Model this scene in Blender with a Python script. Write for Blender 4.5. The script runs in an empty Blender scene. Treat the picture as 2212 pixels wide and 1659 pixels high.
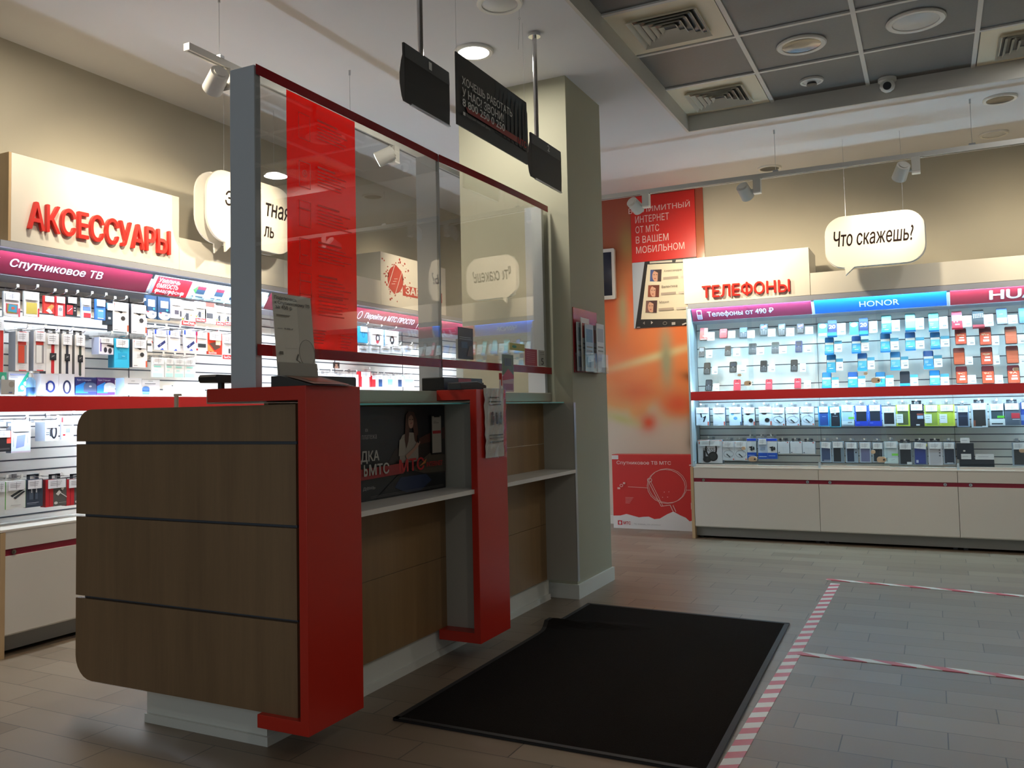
import bpy, bmesh, math, random
from mathutils import Vector, Matrix
from mathutils.geometry import delaunay_2d_cdt
random.seed(7)
S = bpy.context.scene
COL = S.collection
PI = math.pi
R = math.radians

# ------------------------------------------------------------------ camera
CAM_R = Vector((0.8900, 0.4550, -0.0203)).normalized()
CF, CPX, CPY, CH = 1875.0, 1057.06, 779.81, 1.15
def cam_basis(yaw, pit, rol):
    f = Vector((-math.sin(yaw)*math.cos(pit), math.cos(yaw)*math.cos(pit), math.sin(pit)))
    r0 = Vector((math.cos(yaw), math.sin(yaw), 0)); u0 = r0.cross(f)
    c, s = math.cos(rol), math.sin(rol)
    return r0*c + u0*s, u0*c - r0*s, f
CR, CU, CFW = cam_basis(R(26.998), R(3.1297), R(-1.168))
cam = bpy.data.cameras.new('camera'); cam_ob = bpy.data.objects.new('camera', cam); COL.objects.link(cam_ob)
m = Matrix((CR, CU, -CFW)).transposed().to_4x4(); m.translation = (0, 0, CH); cam_ob.matrix_world = m
cam.sensor_width = 36; cam.lens = CF/2212*36; cam.clip_start = .02; cam.clip_end = 100
cam.shift_x = (1106-CPX)/2212; cam.shift_y = -(829.5-CPY)/2212
S.camera = cam_ob
C0 = Vector((0, 0, CH))
def ray(x, y): return CR*((x-CPX)/CF) - CU*((y-CPY)/CF) + CFW
def onX(x, y, X): d = ray(x, y); return C0 + d*(X/d.x)
def onY(x, y, Y): d = ray(x, y); return C0 + d*(Y/d.y)
def onZ(x, y, Z=0): d = ray(x, y); return C0 + d*((Z-CH)/d.z)

# ------------------------------------------------------------------ world, exposure
W = bpy.data.worlds.new('shop_daylight'); S.world = W; W.use_nodes = True
W.node_tree.nodes['Background'].inputs[0].default_value = (.80, .92, 1.0, 1)
W.node_tree.nodes['Background'].inputs[1].default_value = .50
vs = S.view_settings; vs.view_transform = 'Standard'; vs.look = 'None'; vs.gamma = 1; vs.use_curve_mapping = False
vs.exposure = 0.1
cy = S.cycles
cy.max_bounces = 7; cy.diffuse_bounces = 4; cy.glossy_bounces = 3; cy.transmission_bounces = 4; cy.transparent_max_bounces = 14
cy.caustics_reflective = False; cy.caustics_refractive = False; cy.sample_clamp_indirect = 4.0
cy.use_denoising = True
LED_LEFT, LED_RIGHT = 170.0, 80.0        # strips under the canopies of the two display walls
DOWN = 16.0                              # recessed ceiling lamps that are switched on
SPOT_W = 58.0

# ------------------------------------------------------------------ materials
MC = {}
def lin(h):
    h = h.lstrip('#'); out = []
    for i in (0, 2, 4):
        v = int(h[i:i+2], 16)/255
        out.append(v/12.92 if v <= .04045 else ((v+.055)/1.055)**2.4)
    return (*out, 1)
def mat(name, col, rough=.5, metal=0, emit=0, spec=.5, alpha=None):
    if name in MC: return MC[name]
    M = bpy.data.materials.new(name); M.use_nodes = True
    b = M.node_tree.nodes['Principled BSDF']
    c = lin(col) if isinstance(col, str) else (*col, 1)
    b.inputs['Base Color'].default_value = c; b.inputs['Roughness'].default_value = rough
    b.inputs['Metallic'].default_value = metal; b.inputs['Specular IOR Level'].default_value = spec
    if emit:
        b.inputs['Emission Color'].default_value = c; b.inputs['Emission Strength'].default_value = emit
    MC[name] = M; return M
def C(h): return mat('print_'+h.lstrip('#'), h, .42)
def nodes(name):
    M = bpy.data.materials.new(name); M.use_nodes = True; MC[name] = M
    return M, M.node_tree.nodes, M.node_tree.links, M.node_tree.nodes['Principled BSDF']
def mixc(N, L, fac, a, b):
    n = N.new('ShaderNodeMix'); n.data_type = 'RGBA'
    for sock, v in ((n.inputs[0], fac), (n.inputs[6], a), (n.inputs[7], b)):
        if hasattr(v, 'links'): L.new(v, sock)
        else: sock.default_value = v
    return n.outputs[2]
def mth(N, L, op, a, b=0.0):
    n = N.new('ShaderNodeMath'); n.operation = op
    for i, v in ((0, a), (1, b)):
        if hasattr(v, 'links'): L.new(v, n.inputs[i])
        else: n.inputs[i].default_value = v
    return n.outputs[0]
def noise_paint(name, c1, c2, scale, rough, bump=0):
    M, N, L, b = nodes(name)
    tc = N.new('ShaderNodeTexCoord'); nz = N.new('ShaderNodeTexNoise'); nz.inputs['Scale'].default_value = scale; nz.inputs['Detail'].default_value = 4
    L.new(tc.outputs['Object'], nz.inputs['Vector'])
    L.new(mixc(N, L, nz.outputs['Fac'], lin(c1), lin(c2)), b.inputs['Base Color']); b.inputs['Roughness'].default_value = rough
    if bump:
        bp = N.new('ShaderNodeBump'); bp.inputs['Strength'].default_value = bump; bp.inputs['Distance'].default_value = .004
        L.new(nz.outputs['Fac'], bp.inputs['Height']); L.new(bp.outputs[0], b.inputs['Normal'])
    return M
def wood(name, c1, c2, rough, axis='Z'):
    M, N, L, b = nodes(name)
    tc = N.new('ShaderNodeTexCoord'); mp = N.new('ShaderNodeMapping')
    sc = dict(Z=(9, 9, .5), X=(.5, 9, 9))[axis]; mp.inputs['Scale'].default_value = sc
    nz = N.new('ShaderNodeTexNoise'); nz.inputs['Scale'].default_value = 1.6; nz.inputs['Detail'].default_value = 7; nz.inputs['Roughness'].default_value = .6
    L.new(tc.outputs['Object'], mp.inputs[0]); L.new(mp.outputs[0], nz.inputs['Vector'])
    nf = N.new('ShaderNodeTexNoise'); nf.inputs['Scale'].default_value = 14; nf.inputs['Detail'].default_value = 3; L.new(mp.outputs[0], nf.inputs['Vector'])
    f = mth(N, L, 'MULTIPLY', nz.outputs['Fac'], 1.15); f = mth(N, L, 'ADD', f, mth(N, L, 'MULTIPLY', nf.outputs['Fac'], .25)); f = mth(N, L, 'SUBTRACT', f, .2)
    L.new(mixc(N, L, f, lin(c1), lin(c2)), b.inputs['Base Color']); b.inputs['Roughness'].default_value = rough
    return M

M_ceil = noise_paint('ceiling_paint', '#dcdce0', '#e2e1e2', 2, .8)
M_taupe = noise_paint('taupe_wall_paint', '#b2ac9b', '#b9b3a1', 3, .75)
M_colm = noise_paint('column_paint', '#a3a18d', '#aaa893', 3, .7)
M_skirt = mat('skirting_white', '#d8d8d0', .4)
M_tile = noise_paint('dark_ceiling_tile', '#66625f', '#6e6a67', 60, .5, .1)
M_tbar = mat('ceiling_grid_bar', '#d8d6d2', .4)
M_trimg = mat('recess_trim_grey', '#cdcac3', .5)
M_oak = wood('oak_laminate', '#68513a', '#8e7354', .38)
M_oak2 = wood('oak_laminate_front', '#7d6040', '#a08056', .38)
M_edge = wood('birch_board_edge', '#b99a73', '#d0b48c', .5)
M_red = mat('red_lacquer', '#bf2a1c', .3)
M_white = mat('white_laminate', '#e2ded6', .35)
M_slat = mat('slatwall_white', '#e8e4dc', .4)
M_groove = mat('slat_groove_dark', '#3a3d44', .5)
M_grey = mat('grey_powdercoat', '#bac1c8', .45)
M_greyp = mat('grey_plinth', '#8b8a86', .5)
M_beigeg = mat('warm_grey_laminate', '#aaa699', .45)
M_lilac = mat('aluminium_canopy', '#b4b8c4', .35, .3)
M_alu = mat('aluminium', '#b9bcc0', .3, .85)
M_chrome = mat('chrome', '#d2d2d2', .12, 1)
M_black = mat('black_plastic', '#141416', .35)
M_dgrey = mat('dark_grey_plastic', '#34353a', .35)
M_w = mat('white_plastic', '#ece9e2', .4)
M_cream = mat('cream_plastic', '#d9c3a6', .4)
M_signw = mat('white_sign_board', '#e9e4d8', .4)
M_band = mat('red_shelf_edge', '#cc2a2c', .4)
M_strip = mat('dark_red_strip', '#8e1c33', .4)
M_head = mat('magenta_red_header', '#63152a', .4); M_headR = mat('dusty_magenta_header', '#8f2a48', .4)
M_price = mat('price_paper', '#e6e4e4', .6)
M_ledL = mat('led_tube_left', (.74, .86, 1.0), .5, 0, LED_LEFT)
M_ledL2 = mat('led_tube_left_shelf', (.70, .86, 1.0), .5, 0, LED_LEFT*.42)
M_ledR2 = mat('led_tube_right_shelf', (.50, .80, 1.0), .5, 0, LED_RIGHT*.5)
M_ledR = mat('led_tube_right', (.50, .80, 1.0), .5, 0, LED_RIGHT)
M_lampon = mat('lit_lamp_glass', (1.0, .97, .90), .5, 0, DOWN)
M_letter = mat('red_letter_acrylic', '#d8281e', .35)

def glassmat(name, ior, tint=(1, 1, 1), scale=1.0, add=0.0):
    M = bpy.data.materials.new(name); M.use_nodes = True; N, L = M.node_tree.nodes, M.node_tree.links
    N.clear(); out = N.new('ShaderNodeOutputMaterial'); mx = N.new('ShaderNodeMixShader')
    t = N.new('ShaderNodeBsdfTransparent'); t.inputs[0].default_value = (*tint, 1)
    g = N.new('ShaderNodeBsdfGlossy'); g.inputs['Roughness'].default_value = 0.0
    lw_ = N.new('ShaderNodeLayerWeight'); lw_.inputs['Blend'].default_value = .5
    f0 = ((ior-1)/(ior+1))**2
    f = mth(N, L, 'MULTIPLY', mth(N, L, 'ADD', f0, mth(N, L, 'MULTIPLY', mth(N, L, 'POWER', lw_.outputs['Facing'], 5.0), 1-f0)), scale)
    if add: f = mth(N, L, 'ADD', f, add)
    L.new(f, mx.inputs[0]); L.new(t.outputs[0], mx.inputs[1]); L.new(g.outputs[0], mx.inputs[2]); L.new(mx.outputs[0], out.inputs[0])
    MC[name] = M; return M
M_glass = glassmat('acrylic_screen', 1.52, (.965, .965, .955), 2.1)
M_show = glassmat('showcase_glass', 1.45, (.955, .985, .99), .55)
M_clear = glassmat('clear_acrylic', 1.4, (.975, .98, .985), .9, .01)
def filmmat(name, tint, col, fac):
    M = bpy.data.materials.new(name); M.use_nodes = True; N, L = M.node_tree.nodes, M.node_tree.links
    N.clear(); out = N.new('ShaderNodeOutputMaterial'); mx = N.new('ShaderNodeMixShader')
    t = N.new('ShaderNodeBsdfTransparent'); t.inputs[0].default_value = (*tint, 1)
    d = N.new('ShaderNodeBsdfPrincipled'); d.inputs['Base Color'].default_value = lin(col); d.inputs['Roughness'].default_value = .25
    mx.inputs[0].default_value = fac
    L.new(t.outputs[0], mx.inputs[1]); L.new(d.outputs[0], mx.inputs[2]); L.new(mx.outputs[0], out.inputs[0])
    MC[name] = M; return M
def translucent_film():
    M = bpy.data.materials.new('red_translucent_film'); M.use_nodes = True; N, L = M.node_tree.nodes, M.node_tree.links
    N.clear(); out = N.new('ShaderNodeOutputMaterial'); m1 = N.new('ShaderNodeMixShader'); m2 = N.new('ShaderNodeMixShader')
    t = N.new('ShaderNodeBsdfTransparent'); t.inputs[0].default_value = (.95, .06, .035, 1)
    tr = N.new('ShaderNodeBsdfTranslucent'); tr.inputs[0].default_value = (1.0, .055, .035, 1)
    d = N.new('ShaderNodeBsdfPrincipled'); d.inputs['Base Color'].default_value = (.80, .035, .025, 1); d.inputs['Roughness'].default_value = .3
    m1.inputs[0].default_value = .32; m2.inputs[0].default_value = .55
    L.new(tr.outputs[0], m1.inputs[1]); L.new(d.outputs[0], m1.inputs[2]); L.new(t.outputs[0], m2.inputs[1]); L.new(m1.outputs[0], m2.inputs[2]); L.new(m2.outputs[0], out.inputs[0])
    return M
M_film = translucent_film()
M_rail = filmmat('dark_red_film', (.28, .01, .02), '#a81420', .75)

def floor_material():
    M, N, L, b = nodes('laminate_floor')
    tc = N.new('ShaderNodeTexCoord'); sp = N.new('ShaderNodeSeparateXYZ'); L.new(tc.outputs['Object'], sp.inputs[0])
    P, LEN = .162, .486
    v = mth(N, L, 'DIVIDE', mth(N, L, 'SUBTRACT', sp.outputs[1], 3.112), P)
    row = mth(N, L, 'FLOOR', v); fv = mth(N, L, 'SUBTRACT', v, row)
    u = mth(N, L, 'DIVIDE', mth(N, L, 'ADD', mth(N, L, 'ADD', sp.outputs[0], .328), mth(N, L, 'MULTIPLY', row, .162)), LEN)
    cel = mth(N, L, 'FLOOR', u); fu = mth(N, L, 'SUBTRACT', u, cel)
    ev = mth(N, L, 'LESS_THAN', mth(N, L, 'ABSOLUTE', mth(N, L, 'SUBTRACT', fv, .5)), .5-.011)
    eu = mth(N, L, 'LESS_THAN', mth(N, L, 'ABSOLUTE', mth(N, L, 'SUBTRACT', fu, .5)), .5-.0045)
    inside = mth(N, L, 'MULTIPLY', ev, eu)
    cb = N.new('ShaderNodeCombineXYZ'); L.new(row, cb.inputs[0]); L.new(cel, cb.inputs[1])
    wn = N.new('ShaderNodeTexWhiteNoise'); L.new(cb.outputs[0], wn.inputs['Vector'])
    mp = N.new('ShaderNodeMapping'); mp.inputs['Scale'].default_value = (2.2, 22, 1); L.new(tc.outputs['Object'], mp.inputs[0])
    nz = N.new('ShaderNodeTexNoise'); nz.inputs['Scale'].default_value = 1.5; nz.inputs['Detail'].default_value = 6; L.new(mp.outputs[0], nz.inputs['Vector'])
    f = mth(N, L, 'ADD', mth(N, L, 'MULTIPLY', wn.outputs['Value'], .6), mth(N, L, 'MULTIPLY', nz.outputs['Fac'], .5)); f = mth(N, L, 'SUBTRACT', f, .08)
    base = mixc(N, L, f, lin('#6e5d4b'), lin('#8e7e6b'))
    L.new(mixc(N, L, inside, lin('#463d35'), base), b.inputs['Base Color'])
    L.new(mth(N, L, 'ADD', .30, mth(N, L, 'MULTIPLY', nz.outputs['Fac'], .16)), b.inputs['Roughness'])
    bp = N.new('ShaderNodeBump'); bp.inputs['Strength'].default_value = .25; bp.inputs['Distance'].default_value = .002
    L.new(inside, bp.inputs['Height']); L.new(bp.outputs[0], b.inputs['Normal'])
    return M
M_floor = floor_material()
M_mat = noise_paint('black_pile_mat', '#110d0a', '#1d1712', 220, .95, .6)
M_mat.node_tree.nodes['Principled BSDF'].inputs['Specular IOR Level'].default_value = .08
def tape_material(name, axis, pitch, slant):
    M, N, L, b = nodes(name)
    tc = N.new('ShaderNodeTexCoord'); sp = N.new('ShaderNodeSeparateXYZ'); L.new(tc.outputs['Object'], sp.inputs[0])
    a, o = (sp.outputs[1], sp.outputs[0]) if axis == 'Y' else (sp.outputs[0], sp.outputs[1])
    t = mth(N, L, 'DIVIDE', mth(N, L, 'ADD', a, mth(N, L, 'MULTIPLY', o, slant)), pitch)
    fr = mth(N, L, 'FRACT', t); w = mth(N, L, 'LESS_THAN', fr, .5)
    L.new(mixc(N, L, w, lin('#c8465a'), lin('#e2e4de')), b.inputs['Base Color']); b.inputs['Roughness'].default_value = .35
    return M

# ------------------------------------------------------------------ mesh builder
GC = {}
def glyphs(st, shear=0):
    if (st, shear) in GC: return GC[st, shear]
    cu = bpy.data.curves.new('t', 'FONT'); cu.body = st; cu.shear = shear; cu.resolution_u = 4; cu.fill_mode = 'NONE'
    ob = bpy.data.objects.new('t', cu); COL.objects.link(ob)
    me = bpy.data.meshes.new_from_object(ob.evaluated_get(bpy.context.evaluated_depsgraph_get()))
    bpy.data.objects.remove(ob); bpy.data.curves.remove(cu)
    nb = {}
    for e in me.edges:
        u, v = e.vertices; nb.setdefault(u, []).append(v); nb.setdefault(v, []).append(u)
    seen, loops = set(), []
    for v0 in sorted(nb):
        if v0 in seen: continue
        run, stack = [], [v0]; seen.add(v0)
        while stack:
            v = stack.pop(); run.append(v)
            for w in nb[v]:
                if w not in seen: seen.add(w); stack.append(w)
        l = []
        for k in sorted(run):
            p = me.vertices[k].co
            if not l or abs(p.x-l[-1][0])+abs(p.y-l[-1][1]) > 1e-5: l.append((p.x, p.y))
        if len(l) > 2: loops.append(l)
    bpy.data.meshes.remove(me)
    # triangulate all outlines together and keep what has a non-zero winding number (outlines may cross themselves)
    box = [(min(p[0] for p in l), max(p[0] for p in l), min(p[1] for p in l), max(p[1] for p in l)) for l in loops]
    pts, ed = [], []
    for l in loops:
        o = len(pts); pts += [Vector(p) for p in l]; ed += [(o+k, o+(k+1) % len(l)) for k in range(len(l))]
    cv, _, cf, *_ = delaunay_2d_cdt(pts, ed, [], 0, 1e-6)
    def wind(x, y):
        w = 0
        for l, (xa, xb, ya, yb) in zip(loops, box):
            if not (xa < x < xb and ya < y < yb): continue
            for k in range(len(l)):
                (x0, y0), (x1, y1) = l[k-1], l[k]
                if (y0 > y) != (y1 > y) and x < (x1-x0)*(y-y0)/(y1-y0)+x0: w += 1 if y1 > y0 else -1
        return w
    tris = []
    for f in cf:
        c = sum((cv[k] for k in f), Vector((0, 0)))/len(f)
        if wind(c.x, c.y): tris.append(tuple(f))
    caps = [(v.x, v.y) for v in cv]
    xs = [p[0] for l in loops for p in l]; ys = [p[1] for l in loops for p in l]
    GC[st, shear] = loops, caps, tris, (min(xs), max(xs), min(ys), max(ys)); return GC[st, shear]
class MB:
    def __init__(s): s.bm = bmesh.new(); s.ms = []
    def mi(s, m):
        if m not in s.ms: s.ms.append(m)
        return s.ms.index(m)
    def faces(s, vs, fs, m, T=None):
        i = s.mi(m); V = [s.bm.verts.new(T @ Vector(v) if T else v) for v in vs]
        for f in fs:
            try: q = s.bm.faces.new([V[k] for k in f]); q.material_index = i
            except ValueError: pass
        return V
    def box(s, x0, x1, y0, y1, z0, z1, m, T=None, bev=0):
        if bev: return s.rbox(x0, x1, y0, y1, z0, z1, bev, m, T, 1)
        vs = [(x, y, z) for x in (x0, x1) for y in (y0, y1) for z in (z0, z1)]
        s.faces(vs, [(0, 1, 3, 2), (4, 6, 7, 5), (0, 4, 5, 1), (2, 3, 7, 6), (0, 2, 6, 4), (1, 5, 7, 3)], m, T); return s
    def prism(s, pts, y0, y1, m, T=None, axis='y', cap=True):
        n = len(pts)
        def P(a, b, d): return dict(y=(a, d, b), x=(d, a, b), z=(a, b, d))[axis]
        vs = [P(a, b, y0) for a, b in pts] + [P(a, b, y1) for a, b in pts]
        fs = [(k, (k+1) % n, n+(k+1) % n, n+k) for k in range(n)]
        if cap: fs += [tuple(range(n))[::-1], tuple(range(n, 2*n))]
        s.faces(vs, fs, m, T); return s
    def rbox(s, x0, x1, y0, y1, z0, z1, r, m, T=None, seg=4, axis='y'):
        r = min(r, abs(x1-x0)/2.01, abs(z1-z0)/2.01); pts = []
        for cx, cz, a0 in ((x1-r, z1-r, 0), (x0+r, z1-r, 90), (x0+r, z0+r, 180), (x1-r, z0+r, 270)):
            for k in range(seg+1):
                a = R(a0+90*k/seg); pts.append((cx+r*math.cos(a), cz+r*math.sin(a)))
        return s.prism(pts, y0, y1, m, T, axis)
    def ell(s, cx, cz, rx, rz, y0, y1, m, seg=20, T=None, axis='y', rot=0):
        c, q = math.cos(rot), math.sin(rot)
        pts = []
        for k in range(seg):
            a = 2*PI*k/seg; u, v = rx*math.cos(a), rz*math.sin(a); pts.append((cx+u*c-v*q, cz+u*q+v*c))
        return s.prism(pts, y0, y1, m, T, axis)
    def ring(s, cx, cz, rx, rz, t, y0, y1, m, seg=24, T=None, axis='y', a0=0, a1=360, rot=0):
        full = abs(a1-a0) >= 360; n = seg if full else seg+1
        def P(a, b, d): return dict(y=(a, d, b), x=(d, a, b), z=(a, b, d))[axis]
        vs = []; c, q = math.cos(rot), math.sin(rot)
        for k in range(n):
            a = R(a0+(a1-a0)*k/seg)
            for rr in (1, 0):
                for d in (y0, y1):
                    u, v = (rx-(0 if rr else t))*math.cos(a), (rz-(0 if rr else t))*math.sin(a)
                    vs.append(P(cx+u*c-v*q, cz+u*q+v*c, d))
        fs = []
        for k in range(seg):
            i, j = 4*k, 4*((k+1) % n)
            fs += [(i, j, j+1, i+1), (i+2, i+3, j+3, j+2), (i, i+2, j+2, j), (i+1, j+1, j+3, i+3)]
        if not full: e = 4*(n-1); fs += [(0, 1, 3, 2), (e, e+2, e+3, e+1)]
        s.faces(vs, fs, m, T); return s
    def cyl(s, p0, p1, r0, m, r1=None, seg=14, cap=True):
        p0, p1 = Vector(p0), Vector(p1); r1 = r0 if r1 is None else r1
        d = (p1-p0).normalized(); a = d.orthogonal().normalized(); b = d.cross(a); vs = []
        for p, r in ((p0, r0), (p1, r1)):
            for k in range(seg):
                t = 2*PI*k/seg; vs.append(p + a*(r*math.cos(t)) + b*(r*math.sin(t)))
        fs = [(k, (k+1) % seg, seg+(k+1) % seg, seg+k) for k in range(seg)]
        if cap: fs += [tuple(range(seg))[::-1], tuple(range(seg, 2*seg))]
        s.faces(vs, fs, m); return s
    def tube(s, pts, r, m, seg=6):
        for a, b in zip(pts, pts[1:]): s.cyl(a, b, r, m, seg=seg)
        return s
    def lathe(s, prof, m, c=(0, 0, 0), seg=24):
        vs = []; n = len(prof)
        for k in range(seg):
            t = 2*PI*k/seg
            for r, z in prof: vs.append((c[0]+r*math.cos(t), c[1]+r*math.sin(t), c[2]+z))
        fs = []
        for k in range(seg):
            for i in range(n-1):
                fs.append((k*n+i, ((k+1) % seg)*n+i, ((k+1) % seg)*n+i+1, k*n+i+1))
        s.faces(vs, fs, m); return s
    def bar(s, a, b, t, y0, y1, m, T=None):          # flat stroke in the xz plane
        ax, az = a; bx, bz = b; dx, dz = bx-ax, bz-az; l = math.hypot(dx, dz) or 1e-6; nx, nz = -dz/l*t/2, dx/l*t/2
        return s.prism([(ax+nx, az+nz), (bx+nx, bz+nz), (bx-nx, bz-nz), (ax-nx, az-nz)], y0, y1, m, T)
    def line(s, pts, t, y0, y1, m, T=None):
        for a, b in zip(pts, pts[1:]): s.bar(a, b, t, y0, y1, m, T)
        return s
    def text(s, st, x0, x1, z0, z1, y, m, depth=.001, bold=0.0, T=None, shear=0):
        """lettering in the xz plane facing -y, fitted to a rectangle; outlines are filled contour by contour"""
        loops, caps, tris, (ax, bx, ay, by) = glyphs(st, shear)
        kx = (x1-x0)/max(bx-ax, 1e-6); kz = (z1-z0)/max(by-ay, 1e-6)
        i = s.mi(m); sx, sz = bold*.9*kx, bold*.6*kz       # heavier strokes: the glyphs laid over themselves, slightly shifted
        for n_, (ox, oz) in enumerate(((0, 0), (-1, 0), (1, 0), (0, -1), (0, 1)) if bold > 0 else ((0, 0),)):
            def P(p, d): v = Vector((x0+(p[0]-ax)*kx+ox*sx, y-n_*.00002-d, z0+(p[1]-ay)*kz+oz*sz)); return T @ v if T else v
            F = [s.bm.verts.new(P(p, depth)) for p in caps]
            for t in tris:
                try: q = s.bm.faces.new([F[k] for k in t]); q.material_index = i
                except ValueError: pass
            if depth > .0015:
                for l in loops:
                    A = [s.bm.verts.new(P(p, depth)) for p in l]; K = [s.bm.verts.new(P(p, 0)) for p in l]; n = len(l)
                    for k in range(n):
                        q = s.bm.faces.new([A[k], A[(k+1) % n], K[(k+1) % n], K[k]]); q.material_index = i
        return s
    def build(s, name, parent=None, world=False, bevel=0, smooth=False):
        if world and parent:
            bmesh.ops.translate(s.bm, verts=s.bm.verts[:], vec=-Vector(parent.location))
        bmesh.ops.recalc_face_normals(s.bm, faces=s.bm.faces[:])
        me = bpy.data.meshes.new(name); s.bm.to_mesh(me); s.bm.free()
        for q in s.ms: me.materials.append(q)
        o = bpy.data.objects.new(name, me); COL.objects.link(o)
        if smooth:
            for p in me.polygons: p.use_smooth = True
            me.set_sharp_from_angle(angle=R(35))
        if bevel:
            bv = o.modifiers.new('bevel', 'BEVEL'); bv.width = bevel; bv.segments = 2; bv.limit_method = 'ANGLE'
        if parent: o.parent = parent
        return o
def tag(o, label, cat, group=None):
    o['label'] = label; o['category'] = cat
    if group: o['group'] = group
    return o
def struct(o): o['kind'] = 'structure'; return o
def thing(name, label, cat, loc=(0, 0, 0), rot=0, group=None, tilt=0):
    o = bpy.data.objects.new(name, None); COL.objects.link(o); o.empty_display_size = .05
    o.location = loc; o.rotation_euler = (tilt, 0, rot); return tag(o, label, cat, group)
def single(mb, name, label, cat, loc=(0, 0, 0), rot=0, group=None, tilt=0, **k):
    o = mb.build(name, **k); o.location = loc; o.rotation_euler = (tilt, 0, rot); return tag(o, label, cat, group)
def light(name, kind, loc, power, col, parent=None, size=None, target=None, cone=None, blend=.5, radius=.03):
    l = bpy.data.lights.new(name, kind); l.energy = power; l.color = col
    if kind == 'SPOT': l.spot_size = R(cone); l.spot_blend = blend; l.shadow_soft_size = radius
    if kind == 'AREA': l.shape = 'DISK'; l.size = size
    o = bpy.data.objects.new(name, l); COL.objects.link(o); o.location = loc
    if target is not None: o.rotation_euler = (Vector(target)-Vector(loc)).to_track_quat('-Z', 'Y').to_euler()
    if parent: o.location = Vector(loc)-Vector(parent.location); o.parent = parent
    return o

# rectangles of the photograph carried onto a wall plane: returns location of bottom centre, width, height
RL, RB = PI/2, 0.0                       # objects on the left wall face +X, on the back wall face -Y
def rect(wall, d, x0, y0, x1, y1):
    mx, my = (x0+x1)/2, (y0+y1)/2
    if wall == 'L':
        a, b, t, q = onX(x0, my, d), onX(x1, my, d), onX(mx, y0, d), onX(mx, y1, d)
        return Vector((d, (a.y+b.y)/2, q.z)), b.y-a.y, t.z-q.z
    a, b, t, q = onY(x0, my, d), onY(x1, my, d), onY(mx, y0, d), onY(mx, y1, d)
    return Vector(((a.x+b.x)/2, d, q.z)), b.x-a.x, t.z-q.z

# ================================================================== THE ROOM
HC, HT = 3.2, 3.318                      # ceiling, recessed tile field
XL, XR, YF, YB = -4.39, 2.75, -2.2, 8.18
GX, GY = -1.565, 6.43                    # inner corner of the recess
b = MB(); b.box(XL-.3, XR+.3, YF-.3, YB+.3, -.1, 0, M_floor); struct(b.build('floor'))
b = MB(); b.box(XL-.2, XL, YF, YB+.2, 0, HC+.2, M_taupe); struct(b.build('wall_left'))
b = MB(); b.box(XL, XR+.2, YB, YB+.2, 0, HC+.2, M_taupe); struct(b.build('wall_back'))
b = MB(); b.box(XR, XR+.2, YF, YB, 0, HC+.2, M_taupe); struct(b.build('wall_right'))
b = MB()
b.box(XL, GX, YF, YB, HC, HC+.25, M_ceil); b.box(GX, XR, GY, YB, HC, HC+.25, M_ceil); b.box(GX, XR, YF, -1.0, HC, HC+.25, M_ceil)
struct(b.build('ceiling'))
b = MB()
b.box(GX, GX+.02, -1.0, GY, HC-.006, HT, M_trimg); b.box(GX+.02, XR, GY-.02, GY, HC-.006, HT, M_trimg)
struct(b.build('trim_1'))
b = MB(); b.box(GX, XR, -1.0, GY, HT, HT+.05, M_tile); struct(b.build('ceiling_tile_field'))
b = MB()
PXG, PYG = .63, .645
for k in range(1, 7): b.box(GX+PXG*k-.013, GX+PXG*k+.013, -1.0, GY-.02, HT-.012, HT+.001, M_tbar)
for k in range(1, 12): b.box(GX+.02, XR, GY-PYG*k-.013, GY-PYG*k+.013, HT-.011, HT+.001, M_tbar)
struct(b.build('trim_2'))
b = MB(); b.box(-2.70, -1.945, 4.925, 5.545, 0, HC, M_colm); struct(b.build('column'))
b = MB(); b.box(-2.712, -1.931, 4.911, 5.559, 0, .085, M_skirt); struct(b.build('baseboard_column'))
b = MB(); b.box(XL, -1.9, YB-.014, YB, 0, .085, M_skirt); struct(b.build('baseboard_back'))

# ------------------------------------------------------------------ ceiling fittings
def ceiling_disc(name, label, cat, x, y, z, r, lit=False, dark=False, group=None):
    t = thing(name, label, cat, (x, y, z), 0, group)
    b = MB(); b.lathe([(r, 0), (r*1.02, -.008), (r*.97, -.016), (r*.80, -.014), (r*.78, .0)], M_w, seg=32); b.build('trim_ring', t, smooth=True)
    b = MB()
    if lit:
        b.lathe([(0, -.006), (r*.79, -.006), (r*.79, -.001)], M_lampon, seg=28); b.build('lit_diffuser', t)
    elif dark:
        b.lathe([(r*.79, -.010), (r*.5, -.002), (r*.3, -.0005), (0, -.0005)], mat('mirror_reflector', '#77777a', .18, 1), seg=28); b.build('reflector', t, smooth=True)
    else:
        b.lathe([(r*.79, -.008), (r*.55, -.018), (0, -.022)], mat('opal_cover', '#d5d4d2', .35), seg=28); b.build('cover', t, smooth=True)
    return t
ceiling_disc('ceiling_downlight', 'round ceiling downlight switched on, half hidden by the black job advert panel', 'ceiling light', -2.262, 4.32, HC, .112, lit=True)
ceiling_disc('ceiling_downlight', 'unlit round white ceiling lamp with domed cover at the top edge of the view', 'ceiling light', -1.867, 3.86, HC, .115)
ceiling_disc('ceiling_downlight', 'large unlit downlight with mirror reflector set in the dark ceiling tiles', 'ceiling light', -.619, 5.468, HT, .142, dark=True)
ceiling_disc('ceiling_speaker', 'round ceiling speaker grille in the dark tiles, right of the mirror downlight', 'ceiling speaker', .004, 5.447, HT, .155)
t = ceiling_disc('smoke_detector', 'small round white smoke detector in the dark tile beside the camera', 'smoke detector', -.638, 6.126, HT, .075)
b = MB(); b.lathe([(.03, -.02), (.034, -.034), (0, -.036)], M_dgrey, seg=18); b.build('sensor_grille', t)
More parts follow.
